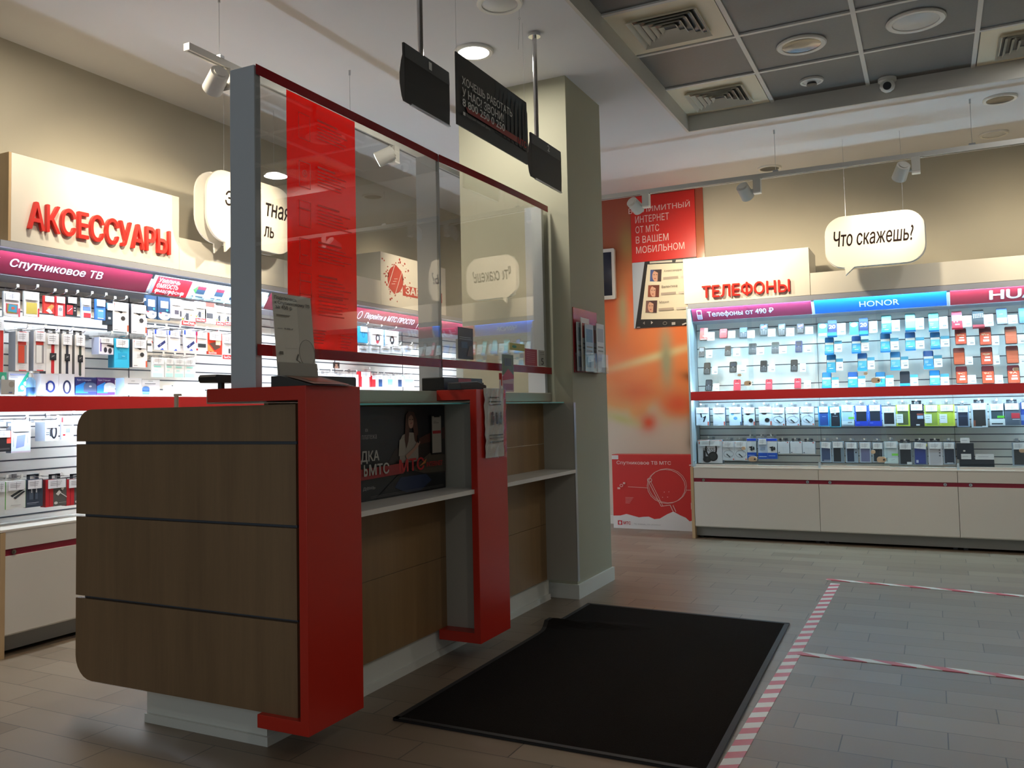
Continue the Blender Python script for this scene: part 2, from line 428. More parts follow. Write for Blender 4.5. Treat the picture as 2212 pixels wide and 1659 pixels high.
ceiling_disc('ceiling_downlight', 'unlit recessed downlight in the white ceiling above the track, nearest the recess', 'ceiling light', .496, 6.807, HC, .105, dark=True)
ceiling_disc('ceiling_downlight', 'unlit recessed downlight high over the wall above the red-headed cabinet', 'ceiling light', .508, 7.70, HC, .10)
ceiling_disc('ceiling_downlight', 'unlit recessed downlight above the back wall behind the track, over the phones sign', 'ceiling light', -1.186, 7.79, HC, .10, dark=True)
t = thing('security_camera', 'small grey ball security camera on the far edge of the dark ceiling recess', 'security camera', (-.184, 6.36, HT))
b = MB(); b.cyl((0, 0, 0), (0, 0, -.02), .058, M_w, seg=24); b.build('base', t)
b = MB(); b.lathe([(0, -.095), (.022, -.09), (.04, -.075), (.048, -.055), (.044, -.03), (.03, -.015)], M_w, seg=24); b.build('ball_housing', t, smooth=True)
b = MB(); b.cyl((0, -.025, -.055), (-.0, -.052, -.066), .026, M_black, seg=18); b.build('lens', t)
def vent(cx, cy, label):
    t = thing('ceiling_vent', label, 'air vent', (cx, cy, HT))
    b = MB(); b.box(-.295, .295, -.30, .30, -.008, 0, mat('vent_plate', '#f0e4ca', .5)); b.build('plate', t)
    b = MB()
    for k in range(5):
        r = .20-.037*k; z0 = -.030
        for sx in (0, 1):
            for sg in (-1, 1):
                v = [(-r, sg*r, z0), (r, sg*r, z0), (r-.026, sg*(r-.026), -.001), (-r+.026, sg*(r-.026), -.001)]
                if sx: v = [(p[1], p[0], p[2]) for p in v]
                b.faces(v, [(0, 1, 2, 3)], mat('vent_blade', '#d8d2c4', .5))
    b.build('louvre', t)
    b = MB(); b.box(-.175, .175, -.175, .175, -.0095, -.0082, M_black); b.build('duct_opening', t)
vent(-1.25, 6.1, 'square four-way air vent in the dark ceiling tiles at the recess corner')
vent(.64, 6.1, 'square four-way air vent at the right edge of the view beside the camera')
vent(-1.25, 4.81, 'square air vent in the dark ceiling tiles at the top edge of the view')

# loop lamps are out of view: first reflected in the screen, others added fill
for x, y in ((1.03, 6.05), (1.9, 3.0), (1.25, .3)):
    ceiling_disc('ceiling_downlight', 'out-of-view lit downlight in the dark tiled ceiling field right of the counter', 'ceiling light', x, y, HT, .11, lit=True, group='lit downlights of the front shop')
    light('downlight', 'AREA', (x, y, HT-.03), 10, (1.0, .97, .92), size=.2, target=(x, y, 0))
ceiling_disc('ceiling_downlight', 'added lit downlight out of view over the left aisle before the accessories board', 'ceiling light', -3.4, 2.7, HC, .11, lit=True)
light('downlight', 'AREA', (-3.4, 2.7, HC-.03), 20, (1.0, .86, .66), size=.2, target=(-3.4, 2.7, 0))  # added lamp out of view that warms the left base cabinets and floor
light('downlight', 'AREA', (-2.262, 4.32, HC-.03), 16, (1.0, .94, .82), size=.18, target=(-2.262, 4.32, 0))

# ================================================================== FLOOR MARKINGS AND MAT
b = MB()
t = thing('door_mat', 'large black pile mat with one rucked corner lying before the counter', 'mat', (-1.27, 3.78, 0))
nx, ny = 24, 40; V = {}
mx0, mx1 = (-1.837, -1.838), (-.66, -.711)
vs = []; fs = []
for j in range(ny+1):
    v = j/ny; y0 = 2.757+(4.806-2.757)*v; y1 = 2.75+(4.757-2.75)*v
    for i in range(nx+1):
        u = i/nx; x = -1.837+u*((-.66+(-.711+.66)*v)+1.837); y = y0+(y1-y0)*u
        z = .009 + .034*math.exp(-((y-4.27-.28*u)/.05)**2)*max(0, 1-u*2.2)
        x -= .03*math.exp(-((y-4.25)/.09)**2)*(1-u)
        vs.append((x, y, z))
n1 = nx+1
for j in range(ny):
    for i in range(nx): fs.append((j*n1+i, j*n1+i+1, (j+1)*n1+i+1, (j+1)*n1+i))
b.faces(vs, fs, M_mat)
edge = [j*n1 for j in range(ny+1)] + [ny*n1+i for i in range(1, nx+1)] + [j*n1+nx for j in range(ny-1, -1, -1)] + [i for i in range(nx-1, 0, -1)]
ev = [vs[k] for k in edge]; n = len(ev)
b.faces(ev+[(p[0], p[1], 0.0005) for p in ev], [(k, (k+1) % n, n+(k+1) % n, n+k) for k in range(n)], M_black)
b.build('pile', t, world=True)
b = MB()
for p, q in zip(ev, ev[1:]+ev[:1]):
    d = Vector((q[0]-p[0], q[1]-p[1], 0)); nrm = Vector((d.y, -d.x, 0)).normalized()
    c = Vector((-1.25, 3.78, 0)); 
    if (c-Vector(p)).dot(nrm) < 0: nrm = -nrm
    P, Q = Vector(p), Vector(q); up = Vector((0, 0, .0015))
    b.faces([P+up, Q+up, Q+nrm*.022+up, P+nrm*.022+up], [(0, 1, 2, 3)], mat('mat_rubber_edge', '#0f0f10', .6))
b.build('rubber_edge', t, world=True)
T1 = tape_material('barrier_tape_long', 'Y', .116, -.62); T2 = tape_material('barrier_tape_cross', 'X', .19, 1.7)
def strip(name, a, c, w, m, label, z=.0015):
    a, c = Vector((*a, 0)), Vector((*c, 0)); d = (c-a).normalized(); nn = Vector((-d.y, d.x, 0))*w/2
    b = MB(); P = [a+nn, c+nn, c-nn, a-nn]
    b.faces([p+Vector((0, 0, z)) for p in P]+[p+Vector((0, 0, .0002)) for p in P], [(0, 1, 2, 3), (0, 4, 5, 1), (1, 5, 6, 2), (2, 6, 7, 3), (3, 7, 4, 0)], m)
    return tag(b.build(name), label, 'floor tape')
strip('barrier_tape', (-.630, 2.55), (-.600, 5.93), .056, T1, 'long red and white striped tape on the floor running beside the black mat')
strip('barrier_tape', (-.665, 6.045), (1.6, 5.82), .05, T2, 'red and white striped tape across the floor, farther of the two cross strips', .003)
strip('barrier_tape', (-.60, 4.235), (1.6, 4.195), .05, T2, 'red and white striped tape across the floor, nearer of the two cross strips', .003)

# ================================================================== SERVICE COUNTER
XF = -2.085                              # wooden front plane
ct = thing('service_counter', 'long wood-clad service counter with white plinth and glass screen above', 'counter', (-2.5, 3.6, 0))
b = MB(); b.box(-2.69, -2.106, 2.378, 4.86, 0, .132, M_skirt); b.build('plinth', ct, world=True)
b = MB(); b.prism([(-2.69, 2.366), (-2.094, 2.366), (-2.094, 4.86), (-2.104, 4.86), (-2.104, 2.376), (-2.69, 2.376)], 0, .032, M_skirt, axis='z'); b.build('plinth_skirting', ct, world=True)
# end panel in four boards with recessed joints
zs = [.131, .4425, .4535, .7585, .7695, 1.0415, 1.0525, 1.178]
b = MB()
def endboard(z0, z1, rt=0, rb=0):
    x0, x1 = -3.03, -1.93; pts = [(x1, z0), (x1, z1)]
    if rt: pts += [(x0+rt-rt*math.sin(R(a)), z1-rt+rt*math.cos(R(a))) for a in range(0, 91, 15)]
    else: pts.append((x0, z1))
    if rb: pts += [(x0+rb-rb*math.cos(R(a)), z0+rb-rb*math.sin(R(a))) for a in range(0, 91, 15)]
    else: pts.append((x0, z0))
    MB.prism(b, pts, 2.33, 2.352, M_oak)
endboard(zs[0], zs[1], rb=.09); endboard(zs[2], zs[3]); endboard(zs[4], zs[5]); endboard(zs[6], zs[7], rt=.085)
b.build('end_panel', ct, world=True)
b = MB(); b.box(-3.005, -1.945, 2.352, 2.372, .22, 1.10, mat('backing_grey', '#5c626c', .4)); b.build('end_panel_backing', ct, world=True)
b = MB()
for z0, z1 in ((.130, .455), (.457, .93), (.934, 1.185)): b.box(XF-.02, XF, 2.372, 4.87, z0, z1, M_oak2)
b.build('front_panel', ct, world=True)
b = MB(); b.box(-2.36, XF+.008, 2.352, 4.90, 1.187, 1.237, M_beigeg); b.build('transaction_ledge', ct, world=True, bevel=.003)
b = MB(); b.box(-3.0, -2.12, 2.372, 4.86, .72, .75, M_oak); b.build('desk_top', ct, world=True)
for y in (3.60, 4.79):
    b = MB(); b.box(XF, -1.892, y, y+.03, .132, 1.176, M_beigeg); b.box(-1.892, -1.888, y-.0005, y+.0305, .132, 1.176, M_alu if y > 4 else M_beigeg); b.build('partition', ct, world=True)
b = MB(); b.box(XF, -1.93, 2.60, 2.622, .132, 1.176, M_beigeg); b.build('partition', ct, world=True)
for y0, y1 in ((2.622, 3.60), (3.63, 4.79)):
    b = MB(); b.box(XF, -1.885, y0, y1, .762, .782, M_white); b.build('bag_shelf', ct, world=True)
    b = MB(); b.box(XF, -1.95, y0, y1, 1.173, 1.180, mat('green_glass_edge', '#79dede', .1, 0, 0)); b.build('glass_shelf', ct, world=True)
def c_frame(y0, y1, xb):
    b = MB(); z0, z1, x1 = .087, 1.2395, -1.866
    b.prism([(xb, z1), (x1, z1), (x1, z0), (XF, z0), (XF, z0+.045), (x1-.034, z0+.045), (x1-.034, z1-.048), (xb, z1-.048)], y0, y1, M_red)
    return b.build('red_frame', ct, world=True, bevel=.0015)
c_frame(2.306, 2.615, -2.31); c_frame(3.523, 3.832, XF+.008)

# glazed screen
sc = thing('protective_screen', 'clear acrylic screen with red bands held by three grey posts on counter', 'screen', (-2.09, 3.6, 1.2375))
XS = -2.092
for y in (2.322, 3.588, 4.862):
    b = MB(); b.box(-2.212, XS-.006, y, y+.034, 1.237, 2.388, M_grey); b.build('post', sc, world=True, bevel=.002)
PANES = ((2.322, 3.600, R(1.55)), (3.604, 4.898, 0.0))
def tilt_pane(i, x, y, z):
    return (x, y, z)
def on_pane(b, i):
    for v in b.bm.verts: v.co = tilt_pane(i, *v.co)
    return b
def pane(i, y0, y1, th):
    def P(x, y, z): return tilt_pane(i, x, y, z)
    def slab(bb, ya, yb, za, zb, xa, xb, m):
        n = 16
        for k in range(n):
            a, c = ya+(yb-ya)*k/n, ya+(yb-ya)*(k+1)/n
            oa, oc = bow(i, a), bow(i, c)
            vs = [P(x+o, y, z) for y, o in ((a, oa), (c, oc)) for x in (xa, xb) for z in (za, zb)]
            f = [(0, 4, 5, 1), (2, 3, 7, 6), (0, 2, 6, 4), (1, 5, 7, 3)]
            if k == 0: f.append((0, 1, 3, 2))
            if k == n-1: f.append((4, 6, 7, 5))
            bb.faces(vs, f, m)
    b = MB(); slab(b, y0, y1, 1.352, 2.388, XS-.002, XS+.002, M_glass); b.build('acrylic_pane', sc, world=True)
    b = MB(); slab(b, y0, y1, 1.351, 1.391, XS+.0028, XS+.0036, M_rail); b.build('red_lower_band', sc, world=True)
    b = MB(); slab(b, y0, y1, 2.352, 2.389, XS+.0028, XS+.0036, M_rail); b.build('red_upper_band', sc, world=True)
def bow(i, y):                          # the thin acrylic sheets are slightly bent next to the middle post
    if i: return .04*(y-3.604)-.019*(y-3.604)**2
    t = max(0, (y-3.20)/.40); return -.0038*t*t
for i, (y0, y1, th) in enumerate(PANES): pane(i, y0, y1, th)
# red translucent information film on the left pane
fy0, fy1 = onX(622, 480, XS).y, onX(770, 480, XS).y
b = MB(); b.box(XS-.0034, XS-.0026, fy0, fy1, 1.391, 2.352, M_film); on_pane(b, 0); b.build('information_film', sc, world=True)
lw = filmmat('film_print_pale', (.95, .55, .5), '#d9837a', .38)
b = MB(); bi = MB(); bh = MB(); W0 = fy1-fy0
def fx(u): return fy0+W0*u
for k, (zz, hh) in enumerate(((2.235, .03), (2.05, .06), (1.90, .06), (1.755, .055), (1.625, .03), (1.545, .05))):
    bh.box(XS+.0037, XS+.0041, fx(.40), fx(.40+random.uniform(.25, .42)), zz+.045, zz+.053, lw)
    for q in range(5):
        b.box(XS+.0037, XS+.0041, fx(.40), fx(.40+random.uniform(.34, .52)), zz+.03-.0135*q, zz+.034-.0135*q, lw)
    z = zz-.005
    b, bt = bi, b
    for (a, c, e, f_) in ((.14, .30, -.045, .055),):
        b.box(XS+.0037, XS+.0041, fx(a), fx(c), z+f_-.003, z+f_, lw); b.box(XS+.0037, XS+.0041, fx(a), fx(c), z+e, z+e+.003, lw)
        b.box(XS+.0037, XS+.0041, fx(a), fx(a)+.003, z+e, z+f_, lw); b.box(XS+.0037, XS+.0041, fx(c)-.003, fx(c), z+e, z+f_, lw)
        if k == 1: b.ring(fx(.22), z+.01, .014, .014, .003, XS+.0037, XS+.0041, lw, axis='x'); b.ring(fx(.22), z+.01, .005, .005, .003, XS+.0037, XS+.0041, lw, axis='x')
        if k in (2, 4): b.box(XS+.0037, XS+.0041, fx(a), fx(c), z+.02, z+.026, lw)
        if k == 3: b.box(XS+.0037, XS+.0041, fx(a+.03), fx(c-.05), z-.01, z-.006, lw)
    b = bt
bf = MB()
for q in range(5):
    bf.box(XS+.0037, XS+.0041, fx(.28), fx(.50-.01*q), 1.46-.012*q, 1.464-.012*q, lw); bf.box(XS+.0037, XS+.0041, fx(.72), fx(.92-.02*q), 1.45-.012*q, 1.454-.012*q, lw)
on_pane(bh, 0); bh.build('information_headings', sc, world=True); on_pane(bf, 0); bf.build('footer_text', sc, world=True); on_pane(bi, 0); bi.build('information_icons', sc, world=True); on_pane(b, 0); b.build('information_text', sc, world=True)

# ------------------------------------------------------------------ things on the counter
def prints(b, w, h, items, y=0.0):
    """flat print on a front face: fractions of width and height, measured from the lower left"""
    for k, it in enumerate(items):
        a = it[0]; f = y-.0005*(k+1); g = f+.0004
        if a == 'r': b.box((it[1]-.5)*w, (it[3]-.5)*w, f, g, it[2]*h, it[4]*h, C(it[5]))
        elif a == 'e': b.ell(((it[1]+it[3])/2-.5)*w, (it[2]+it[4])/2*h, abs(it[3]-it[1])/2*w, abs(it[4]-it[2])/2*h, f, g, C(it[5]), 16)
        elif a == 'o': b.ring(((it[1]+it[3])/2-.5)*w, (it[2]+it[4])/2*h, abs(it[3]-it[1])/2*w, abs(it[4]-it[2])/2*h, it[6]*w, f, g, C(it[5]), 20)
        elif a == 'l': b.bar(((it[1]-.5)*w, it[2]*h), ((it[3]-.5)*w, it[4]*h), it[6]*w, f, g, C(it[5]))
        elif a == 't': b.text(it[6], (it[1]-.5)*w, (it[3]-.5)*w, it[2]*h, it[4]*h, f+.0004, C(it[5]), .0005, it[7] if len(it) > 7 else .01)
        elif a == 'p': b.prism([((u-.5)*w, v*h) for u, v in it[1]], f, g, C(it[2]))
# leaflet holder with satellite TV sheet
t = thing('leaflet_holder', 'clear acrylic leaflet holder with satellite TV sheet on the first red frame', 'leaflet holder', (-2.0, 2.43, 1.2395), RL)
Tt = Matrix.Rotation(R(-5), 4, 'X')
b = MB(); b.box(-.118, .118, 0, .003, .035, .335, M_clear, Tt); b.box(-.118, .118, -.012, -.009, .035, .335, M_clear, Tt); b.box(-.118, .118, -.012, .003, .032, .036, M_clear, Tt); b.build('acrylic_pocket', t)
b = MB(); w_, h_ = .21, .292
prints(b, w_, h_, [('r', 0, 0, 1, 1, '#ece6d6'), ('r', .62, .30, 1, 1, '#dcd5c6'), ('e', .58, .12, 1.0, .46, '#cfc9ba'), ('o', .58, .12, 1.0, .46, '#77736a', .008), ('l', .5, .2, .8, .1, '#77736a', .012), ('l', .5, .2, .55, .27, '#77736a', .03),
  ('t', .04, .915, .60, .965, '#33302c', 'Подключись'), ('t', .04, .855, .94, .905, '#33302c', 'к Спутниковому ТВ'), ('t', .04, .795, .46, .85, '#33302c', 'за 450 р'), ('r', .05, .73, .40, .738, '#8d887c'), ('r', .05, .715, .36, .722, '#8d887c'),
  ('t', .22, .56, .44, .58, '#33302c', '9 990 ₽'), ('r', .05, .565, .17, .569, '#55514a'), ('t', .05, .33, .55, .36, '#e6e1d6', 'Спутниковое'), ('r', .05, .25, .14, .29, '#6f6b60'), ('r', 0, 0, 1, .16, '#a09c92')])
for v in b.bm.verts: v.co = Tt @ (v.co+Vector((0, -.002, .038)))
b.build('printed_sheet', t)
b = MB(); b.prism([(-.16, 0), (.02, 0), (.02, .036), (-.02, .036)], -.118, .118, mat('smoked_acrylic', '#3b3b3d', .2), axis='x'); b.build('wedge_base', t)
b = MB(); b.faces([(-.10, -.15, .006), (.10, -.15, .006), (.10, -.025, .037), (-.10, -.025, .037)], [(0, 1, 2, 3)], C('#8d6f5e')); b.faces([(-.06, -.12, .0145), (.05, -.12, .0145), (.05, -.06, .030), (-.06, -.06, .030)], [(0, 1, 2, 3)], C('#b5654a')); b.build('leaflet', t)
# devices
b = MB(); b.box(-.155, .155, 0, .16, 0, .058, M_black, bev=.006); t = single(b, 'receiver_box', 'black electronic box lying behind the screen next to the leaflet holder', 'device', (-2.20, 2.90, 1.237), RL)
t = thing('receiver_box', 'flat black box with a red label on the second red frame', 'device', (-2.04, 3.715, 1.2395), RL)
b = MB(); b.box(-.185, .205, 0, .12, 0, .062, M_black, bev=.004); b.build('casing', t)
b = MB(); w_, h_ = .13, .055; prints(b, w_, h_, [('r', 0, 0, 1, 1, '#a01f26'), ('r', .35, .6, .9, .68, '#c98a86'), ('r', .4, .3, .9, .34, '#c98a86'), ('r', .4, .2, .9, .24, '#c98a86')])
for v in b.bm.verts: v.co += Vector((.02, 0, .003))
b.build('red_label', t)
t = thing('payment_terminal', 'dark grey card terminal lying before the flat black box on second frame', 'card terminal', (-1.965, 3.62, 1.2395), R(80))
b = MB(); b.prism([(-.10, 0), (.10, 0), (.10, .022), (.03, .04), (-.10, .034)], -.04, .04, M_dgrey); b.build('casing', t, bevel=.004)
b = MB(); b.box(.035, .09, -.03, .03, .024, .034, mat('terminal_screen', '#5c6063', .15)); b.build('display', t)
t = thing('payment_terminal', 'small black pin pad on a short foot beside the tall grey end post', 'card terminal', (-2.285, 2.35, 1.2395), RL)
b = MB(); b.box(-.07, .07, -.04, .04, .022, .05, M_black, bev=.008); b.build('casing', t); b = MB(); b.cyl((0, 0, 0), (0, 0, .024), .012, M_black); b.build('foot', t)
b = MB(); b.cyl((0, 0, 0), (0, 0, .045), .008, M_cream); b.box(-.008, .022, -.006, .006, .042, .05, M_cream); single(b, 'plastic_peg', 'small beige plastic peg standing on the wooden end panel', 'peg', (-2.50, 2.343, 1.178))
t = thing('pen', 'red and white ballpoint pen standing upright on the second red frame', 'pen', (-1.878, 3.80, 1.2395))
b = MB(); b.cyl((0, 0, -.04), (0, 0, .055), .0055, M_w); b.build('barrel', t); b = MB(); b.cyl((0, 0, .05), (0, 0, .082), .0068, M_red); b.box(.005, .009, -.002, .002, .02, .08, M_red); b.build('cap', t)
t = thing('paper_notice', 'printed notice in a crumpled clear plastic sleeve taped to second red frame', 'notice', (-1.864, 3.685, .92), RL)
b = MB(); n = 10; random.seed(3)
g = [[(-.10+.2*i/n+random.uniform(-.003, .003), -.004-random.uniform(0, .008), .325*j/12) for i in range(n+1)] for j in range(13)]
b.faces([p for r_ in g for p in r_], [(j*(n+1)+i, j*(n+1)+i+1, (j+1)*(n+1)+i+1, (j+1)*(n+1)+i) for j in range(12) for i in range(n)], mat('notice_paper', '#c9c5bd', .6)); b.build('sheet', t, smooth=True)
b = MB(); prints(b, .2, .325, [('r', .22, .86, .72, .875, '#55524c'), ('r', .18, .80, .82, .815, '#55524c'), ('r', .16, .755, .80, .77, '#55524c'), ('e', .30, .60, .40, .66, '#4a4742'), ('r', .29, .47, .41, .60, '#4a4742'), ('e', .52, .61, .58, .65, '#4a4742'), ('r', .51, .48, .59, .61, '#4a4742'), ('e', .72, .61, .80, .66, '#4a4742'), ('r', .71, .47, .81, .61, '#4a4742'), ('r', .12, .315, .85, .33, '#55524c'), ('r', .12, .27, .85, .285, '#55524c'), ('r', .12, .215, .85, .235, '#55524c')], -.0128); b.build('printing', t)
b = MB(); random.seed(5)
g = [[(-.108+.216*i/n, -.016-random.uniform(0, .006), -.004+.335*j/12) for i in range(n+1)] for j in range(13)]
b.faces([p for r_ in g for p in r_], [(j*(n+1)+i, j*(n+1)+i+1, (j+1)*(n+1)+i+1, (j+1)*(n+1)+i) for j in range(12) for i in range(n)], M_clear); b.build('plastic_sleeve', t)
# advertising poster standing on the bag shelf
t = thing('advert_poster', 'dark advert poster with a woman holding a phone standing on bag shelf', 'poster', (-2.066, 3.10, .783), RL)
b = MB(); PW, PH = .95, .385; b.box(-PW/2, PW/2, 0, .006, 0, PH, C('#17191d')); b.build('board', t)
b = MB(); DK = '#17191d'
prints(b, PW, PH, [('p', [(.42, .22), (1, .18), (1, .75), (.80, .62), (.55, .52)], '#2a2320'), ('p', [(.60, .52), (1, .60), (1, .74), (.82, .66)], '#4a2a22'), ('p', [(.62, .22), (1, .20), (1, .40), (.85, .44)], '#4e463a'),
  ('p', [(.38, .0), (.62, .30), (.97, .12), (.97, 0)], '#15161a'),
  ('p', [(0.5874, .20), (0.8114, .20), (0.8611, .12), (0.7616, .02), (0.6372, .02), (0.5377, .10)], '#22304e'),
  ('p', [(0.5812, .36), (0.5812, .60), (0.6061, .67), (0.6559, .70), (0.7118, .69), (0.7429, .62), (0.7429, .36)], '#8d857b'), ('p', [(0.5725, .44), (0.5812, .62), (0.6248, .64), (0.6248, .45)], '#958d82'),
  ('p', [(0.6372, .90), (0.6621, .94), (0.7056, .93), (0.7305, .84), (0.7429, .70), (0.7367, .56), (0.7118, .60), (0.6994, .74), (0.6683, .76), (0.6559, .60), (0.6372, .52), (0.6248, .62), (0.631, .78)], '#4a2f26'),
  ('e', 0.6559, .74, 0.7019, .91, '#9c7868'), ('p', [(0.6496, .86), (0.6559, .93), (0.7056, .92), (0.7094, .86), (0.6807, .90)], '#4a2f26'), ('l', 0.672, .80, 0.6894, .805, '#7a3e3a', .004), ('l', 0.6646, .845, 0.6745, .845, '#2c1d18', .004), ('l', 0.6845, .845, 0.6957, .845, '#2c1d18', .004),
  ('p', [(0.6248, .44), (0.6372, .40), (0.7305, .52), (0.7554, .58), (0.7367, .60), (0.6994, .52)], '#9c7868'), ('r', 0.7305, .57, 0.7454, .66, '#101012'),
  ('r', .855, .42, .957, .89, '#0c0c0e'), ('r', .863, .435, .949, .875, '#a39d92'), ('r', .867, .665, .945, .70, '#a02a30'), ('r', .875, .79, .925, .797, '#6e6a63'), ('r', .875, .81, .90, .815, '#6e6a63'), ('r', .88, .862, .932, .876, '#0c0c0e'),
  ('p', [(.10, .22), (.60, .245), (.60, .36), (.10, .335)], '#8e1f22'), ('t', .565, .26, .778, .40, '#a8262a', 'МТС', .03), ('p', [(.735, .30), (.80, .38), (.79, .33)], '#b06c34'), ('t', .80, .285, .95, .34, '#a8262a', 'INTERNET', .02),
  ('t', .275, .655, .385, .70, '#8e8c88', 'платежа', .005), ('t', .30, .735, .318, .765, '#8e8c88', 'в', .005), ('t', .265, .40, .40, .53, '#a7a49d', 'ДКА', .03), ('t', .325, .27, .475, .385, '#a7a49d', 'МТС', .03), ('t', .285, .27, .31, .385, '#a7a49d', 'ь', .03), ('t', .275, .115, .365, .155, '#8e8c88', 'день', .005), ('r', .33, .045, .95, .049, '#5c5b58'), ('r', .33, .03, .95, .034, '#5c5b58')])
b.build('print', t)
# small papers at the right pane
t = thing('flyer_stand', 'small pink and green flyer in a stand on the counter by column', 'flyer', (-2.03, 4.20, 1.237), RL)
b = MB(); b.box(-.075, .075, 0, .002, 0, .205, M_clear); b.build('acrylic_back', t)
b = MB(); prints(b, .14, .20, [('r', 0, 0, 1, 1, '#c9a7b0'), ('r', 0, .45, 1, 1, '#5d6a4a'), ('p', [(0, .4), (.5, .62), (1, .45), (1, .36), (0, .3)], '#b5283a'), ('r', .2, .7, .8, .9, '#3c3f33'), ('r', .1, .05, .9, .22, '#a05a78')], -.0005); b.build('flyer_print', t)
def glued(name, label, cat, x0, y0, x1, y1, pr, dx=.004):
    p, w, h = rect('L', XS+dx+bow(1, onX((x0+x1)/2, (y0+y1)/2, XS+.015).y), x0, y0, x1, y1); b = MB(); prints(b, w, h, pr); return single(b, name, label, cat, p, RL)
glued('sticker', 'red sticker with white lines in the lower right corner of the screen', 'sticker', 1134, 754, 1160, 790, [('r', 0, 0, 1, 1, '#a8242e')]+[('r', .12, .2+.12*k, .8, .23+.12*k, '#c9706e') for k in range(6)])
glued('sticker', 'grey sticker with a number five at the right end of the screen', 'sticker', 1163, 757, 1178, 791, [('r', 0, 0, 1, 1, '#a7a69e'), ('r', .2, .85, .8, .88, '#55534e'), ('r', .2, .75, .8, .78, '#55534e'), ('t', .35, .08, .7, .5, '#33312e', '5')])
glued('flyer', 'dark navy flyer stuck to the right glass pane of the counter screen', 'flyer', 989, 708, 1022, 776, [('r', 0, 0, 1, 1, '#2a3138'), ('r', .1, .68, .85, .70, '#8f9aa0'), ('r', .1, .62, .9, .64, '#8f9aa0'), ('r', .2, .35, .6, .55, '#2f4d66'), ('p', [(.55, .1), (.95, .1), (.9, .45), (.7, .4)], '#5a4a44')])
glued('flyer', 'small yellow-green flyer stuck to the glass above the pink stand', 'flyer', 1101, 742, 1133, 757, [('r', 0, 0, 1, 1, '#b6b04c'), ('o', .15, .3, .45, .7, '#3f8f5a', .05)])

# ================================================================== HANGING SIGNS OVER THE COUNTER
def number_sign(y0, y1, z0, z1, num, label, py):
    X = -1.861; w = y1-y0; h = z1-z0
    t = thing('number_sign', label, 'hanging sign', (X, (y0+y1)/2, z0), RL)
    prof = [(-.004, 0), (-.006, h*.3), (-.006, h*.74), (-.004, h), (.006, h), (.005, h*.80), (.012, h*.70), (.020, h*.5), (.020, h*.32), (.012, h*.10), (.005, 0)]
    b = MB(); b.prism([(y, z) for y, z in prof], -w/2, w/2, mat('black_curved_panel', '#131415', .55), axis='x'); b.build('curved_panel', t, bevel=.001)
    b = MB(); b.faces([(-w/2+.002, -.0072, h*.75), (w/2-.001, -.0072, h*.75), (w/2-.001, -.0052, h*.99), (-w/2+.002, -.0052, h*.99)], [(0, 1, 2, 3)], mat('dark_grey_strip', '#4a4d4e', .5)); b.build('header_strip', t)
    b = MB(); b.text(num, .006, .032 if num != '1' else .026, h*.80, h*.935, -.0078, mat('sign_number_white', '#d9dbd8', .5), .001, .012); b.build('numeral', t)
    b = MB(); d = py-(y0+y1)/2; b.cyl((d, .002, h*.97), (d, .002, HC-z0-.004), .0125, M_chrome, seg=20); b.build('pole', t, smooth=True)
    b = MB(); b.cyl((d, .002, HC-z0-.02), (d, .002, HC-z0), .034, M_chrome, seg=24); b.build('ceiling_flange', t)
    b = MB(); b.box(-w/2+.05, w/2, -.008, .004, -.004, .001, M_alu); b.build('bottom_rail', t)
number_sign(2.936, 3.306, 2.405, 2.648, '1', 'black curved number sign with numeral one hanging from a chrome pole', 3.075)
number_sign(4.188, 4.607, 2.385, 2.624, '2', 'black curved number sign with numeral two hanging beside the column', 4.28)
t = thing('job_advert_panel', 'black panel with white job advert lettering hanging between the two number signs', 'hanging sign', (-1.861, 3.764, 2.437), RL)
w_, h_ = .768, .335
b = MB(); b.box(-w_/2, w_/2, 0, .006, 0, h_, mat('advert_black', '#16181a', .35)); b.build('board', t)
b = MB()
sky = [('p', [(.50+.5*k/9, .55), (.50+.5*(k+1)/9, .55), (.50+.5*(k+1)/9, .97-.03*(k % 3)), (.50+.5*k/9, .97-.02*k % .07)], '#27323a') for k in range(9)]
prints(b, w_, h_, [('r', .52, .45, 1, .98, '#1d262b'), ('r', .70, .5, 1, .97, '#26343c')]+[('p', [(x, .2), (x+.045, .2), (x+.04, .75+.1*((k*7) % 3)/3), (x+.022, .86+.1*((k*5) % 3)/3), (x+.004, .75)], '#15161a') for k, x in enumerate((.50, .56, .615, .67, .73, .79, .85, .91, .955))]+[
  ('p', [(.10, .30), (.30, .33), (.82, .33), (.82, .24), (.12, .235)], '#8c2620'), ('t', .83, .235, .965, .335, '#b02a22', 'МТС', .03),
  ('t', .055, .585, .745, .70, '#d9d9d6', 'ХОЧЕШЬ РАБОТАТЬ', .012), ('t', .055, .42, .61, .545, '#d9d9d6', 'У НАС? ЗВОНИ!', .012), ('t', .055, .285, .625, .39, '#d9d9d6', '8 800 250 0 250', .012), ('r', .06, .16, .085, .205, '#d9d9d6'), ('t', .10, .155, .41, .205, '#8e8f8c', 'Будущее каждый день', .0)])
b.build('advert_print', t)
b = MB(); b.cyl((-w_/2+.01, .003, h_), (-w_/2+.01, .003, HC-2.437), .0008, M_alu, seg=5); b.build('suspension_wire', t); b = MB(); b.cyl((w_/2-.02, .003, h_), (w_/2-.02, .003, HC-2.437), .0008, M_alu, seg=5); b.build('suspension_wire', t)
b = MB(); b.ring(0, 0, .006, .006, .0015, -.001, .001, M_alu, 12); b.cyl((0, 0, .004), (0, 0, .06), .0008, M_alu, seg=5); b.cyl((.002, 0, -.006), (-.01, 0, -.16), .0008, M_alu, seg=5)
single(b, 'wire_hook', 'thin wire hook hanging from the domed lamp at the top edge', 'hook', (-1.80, 3.95, HC-.062))

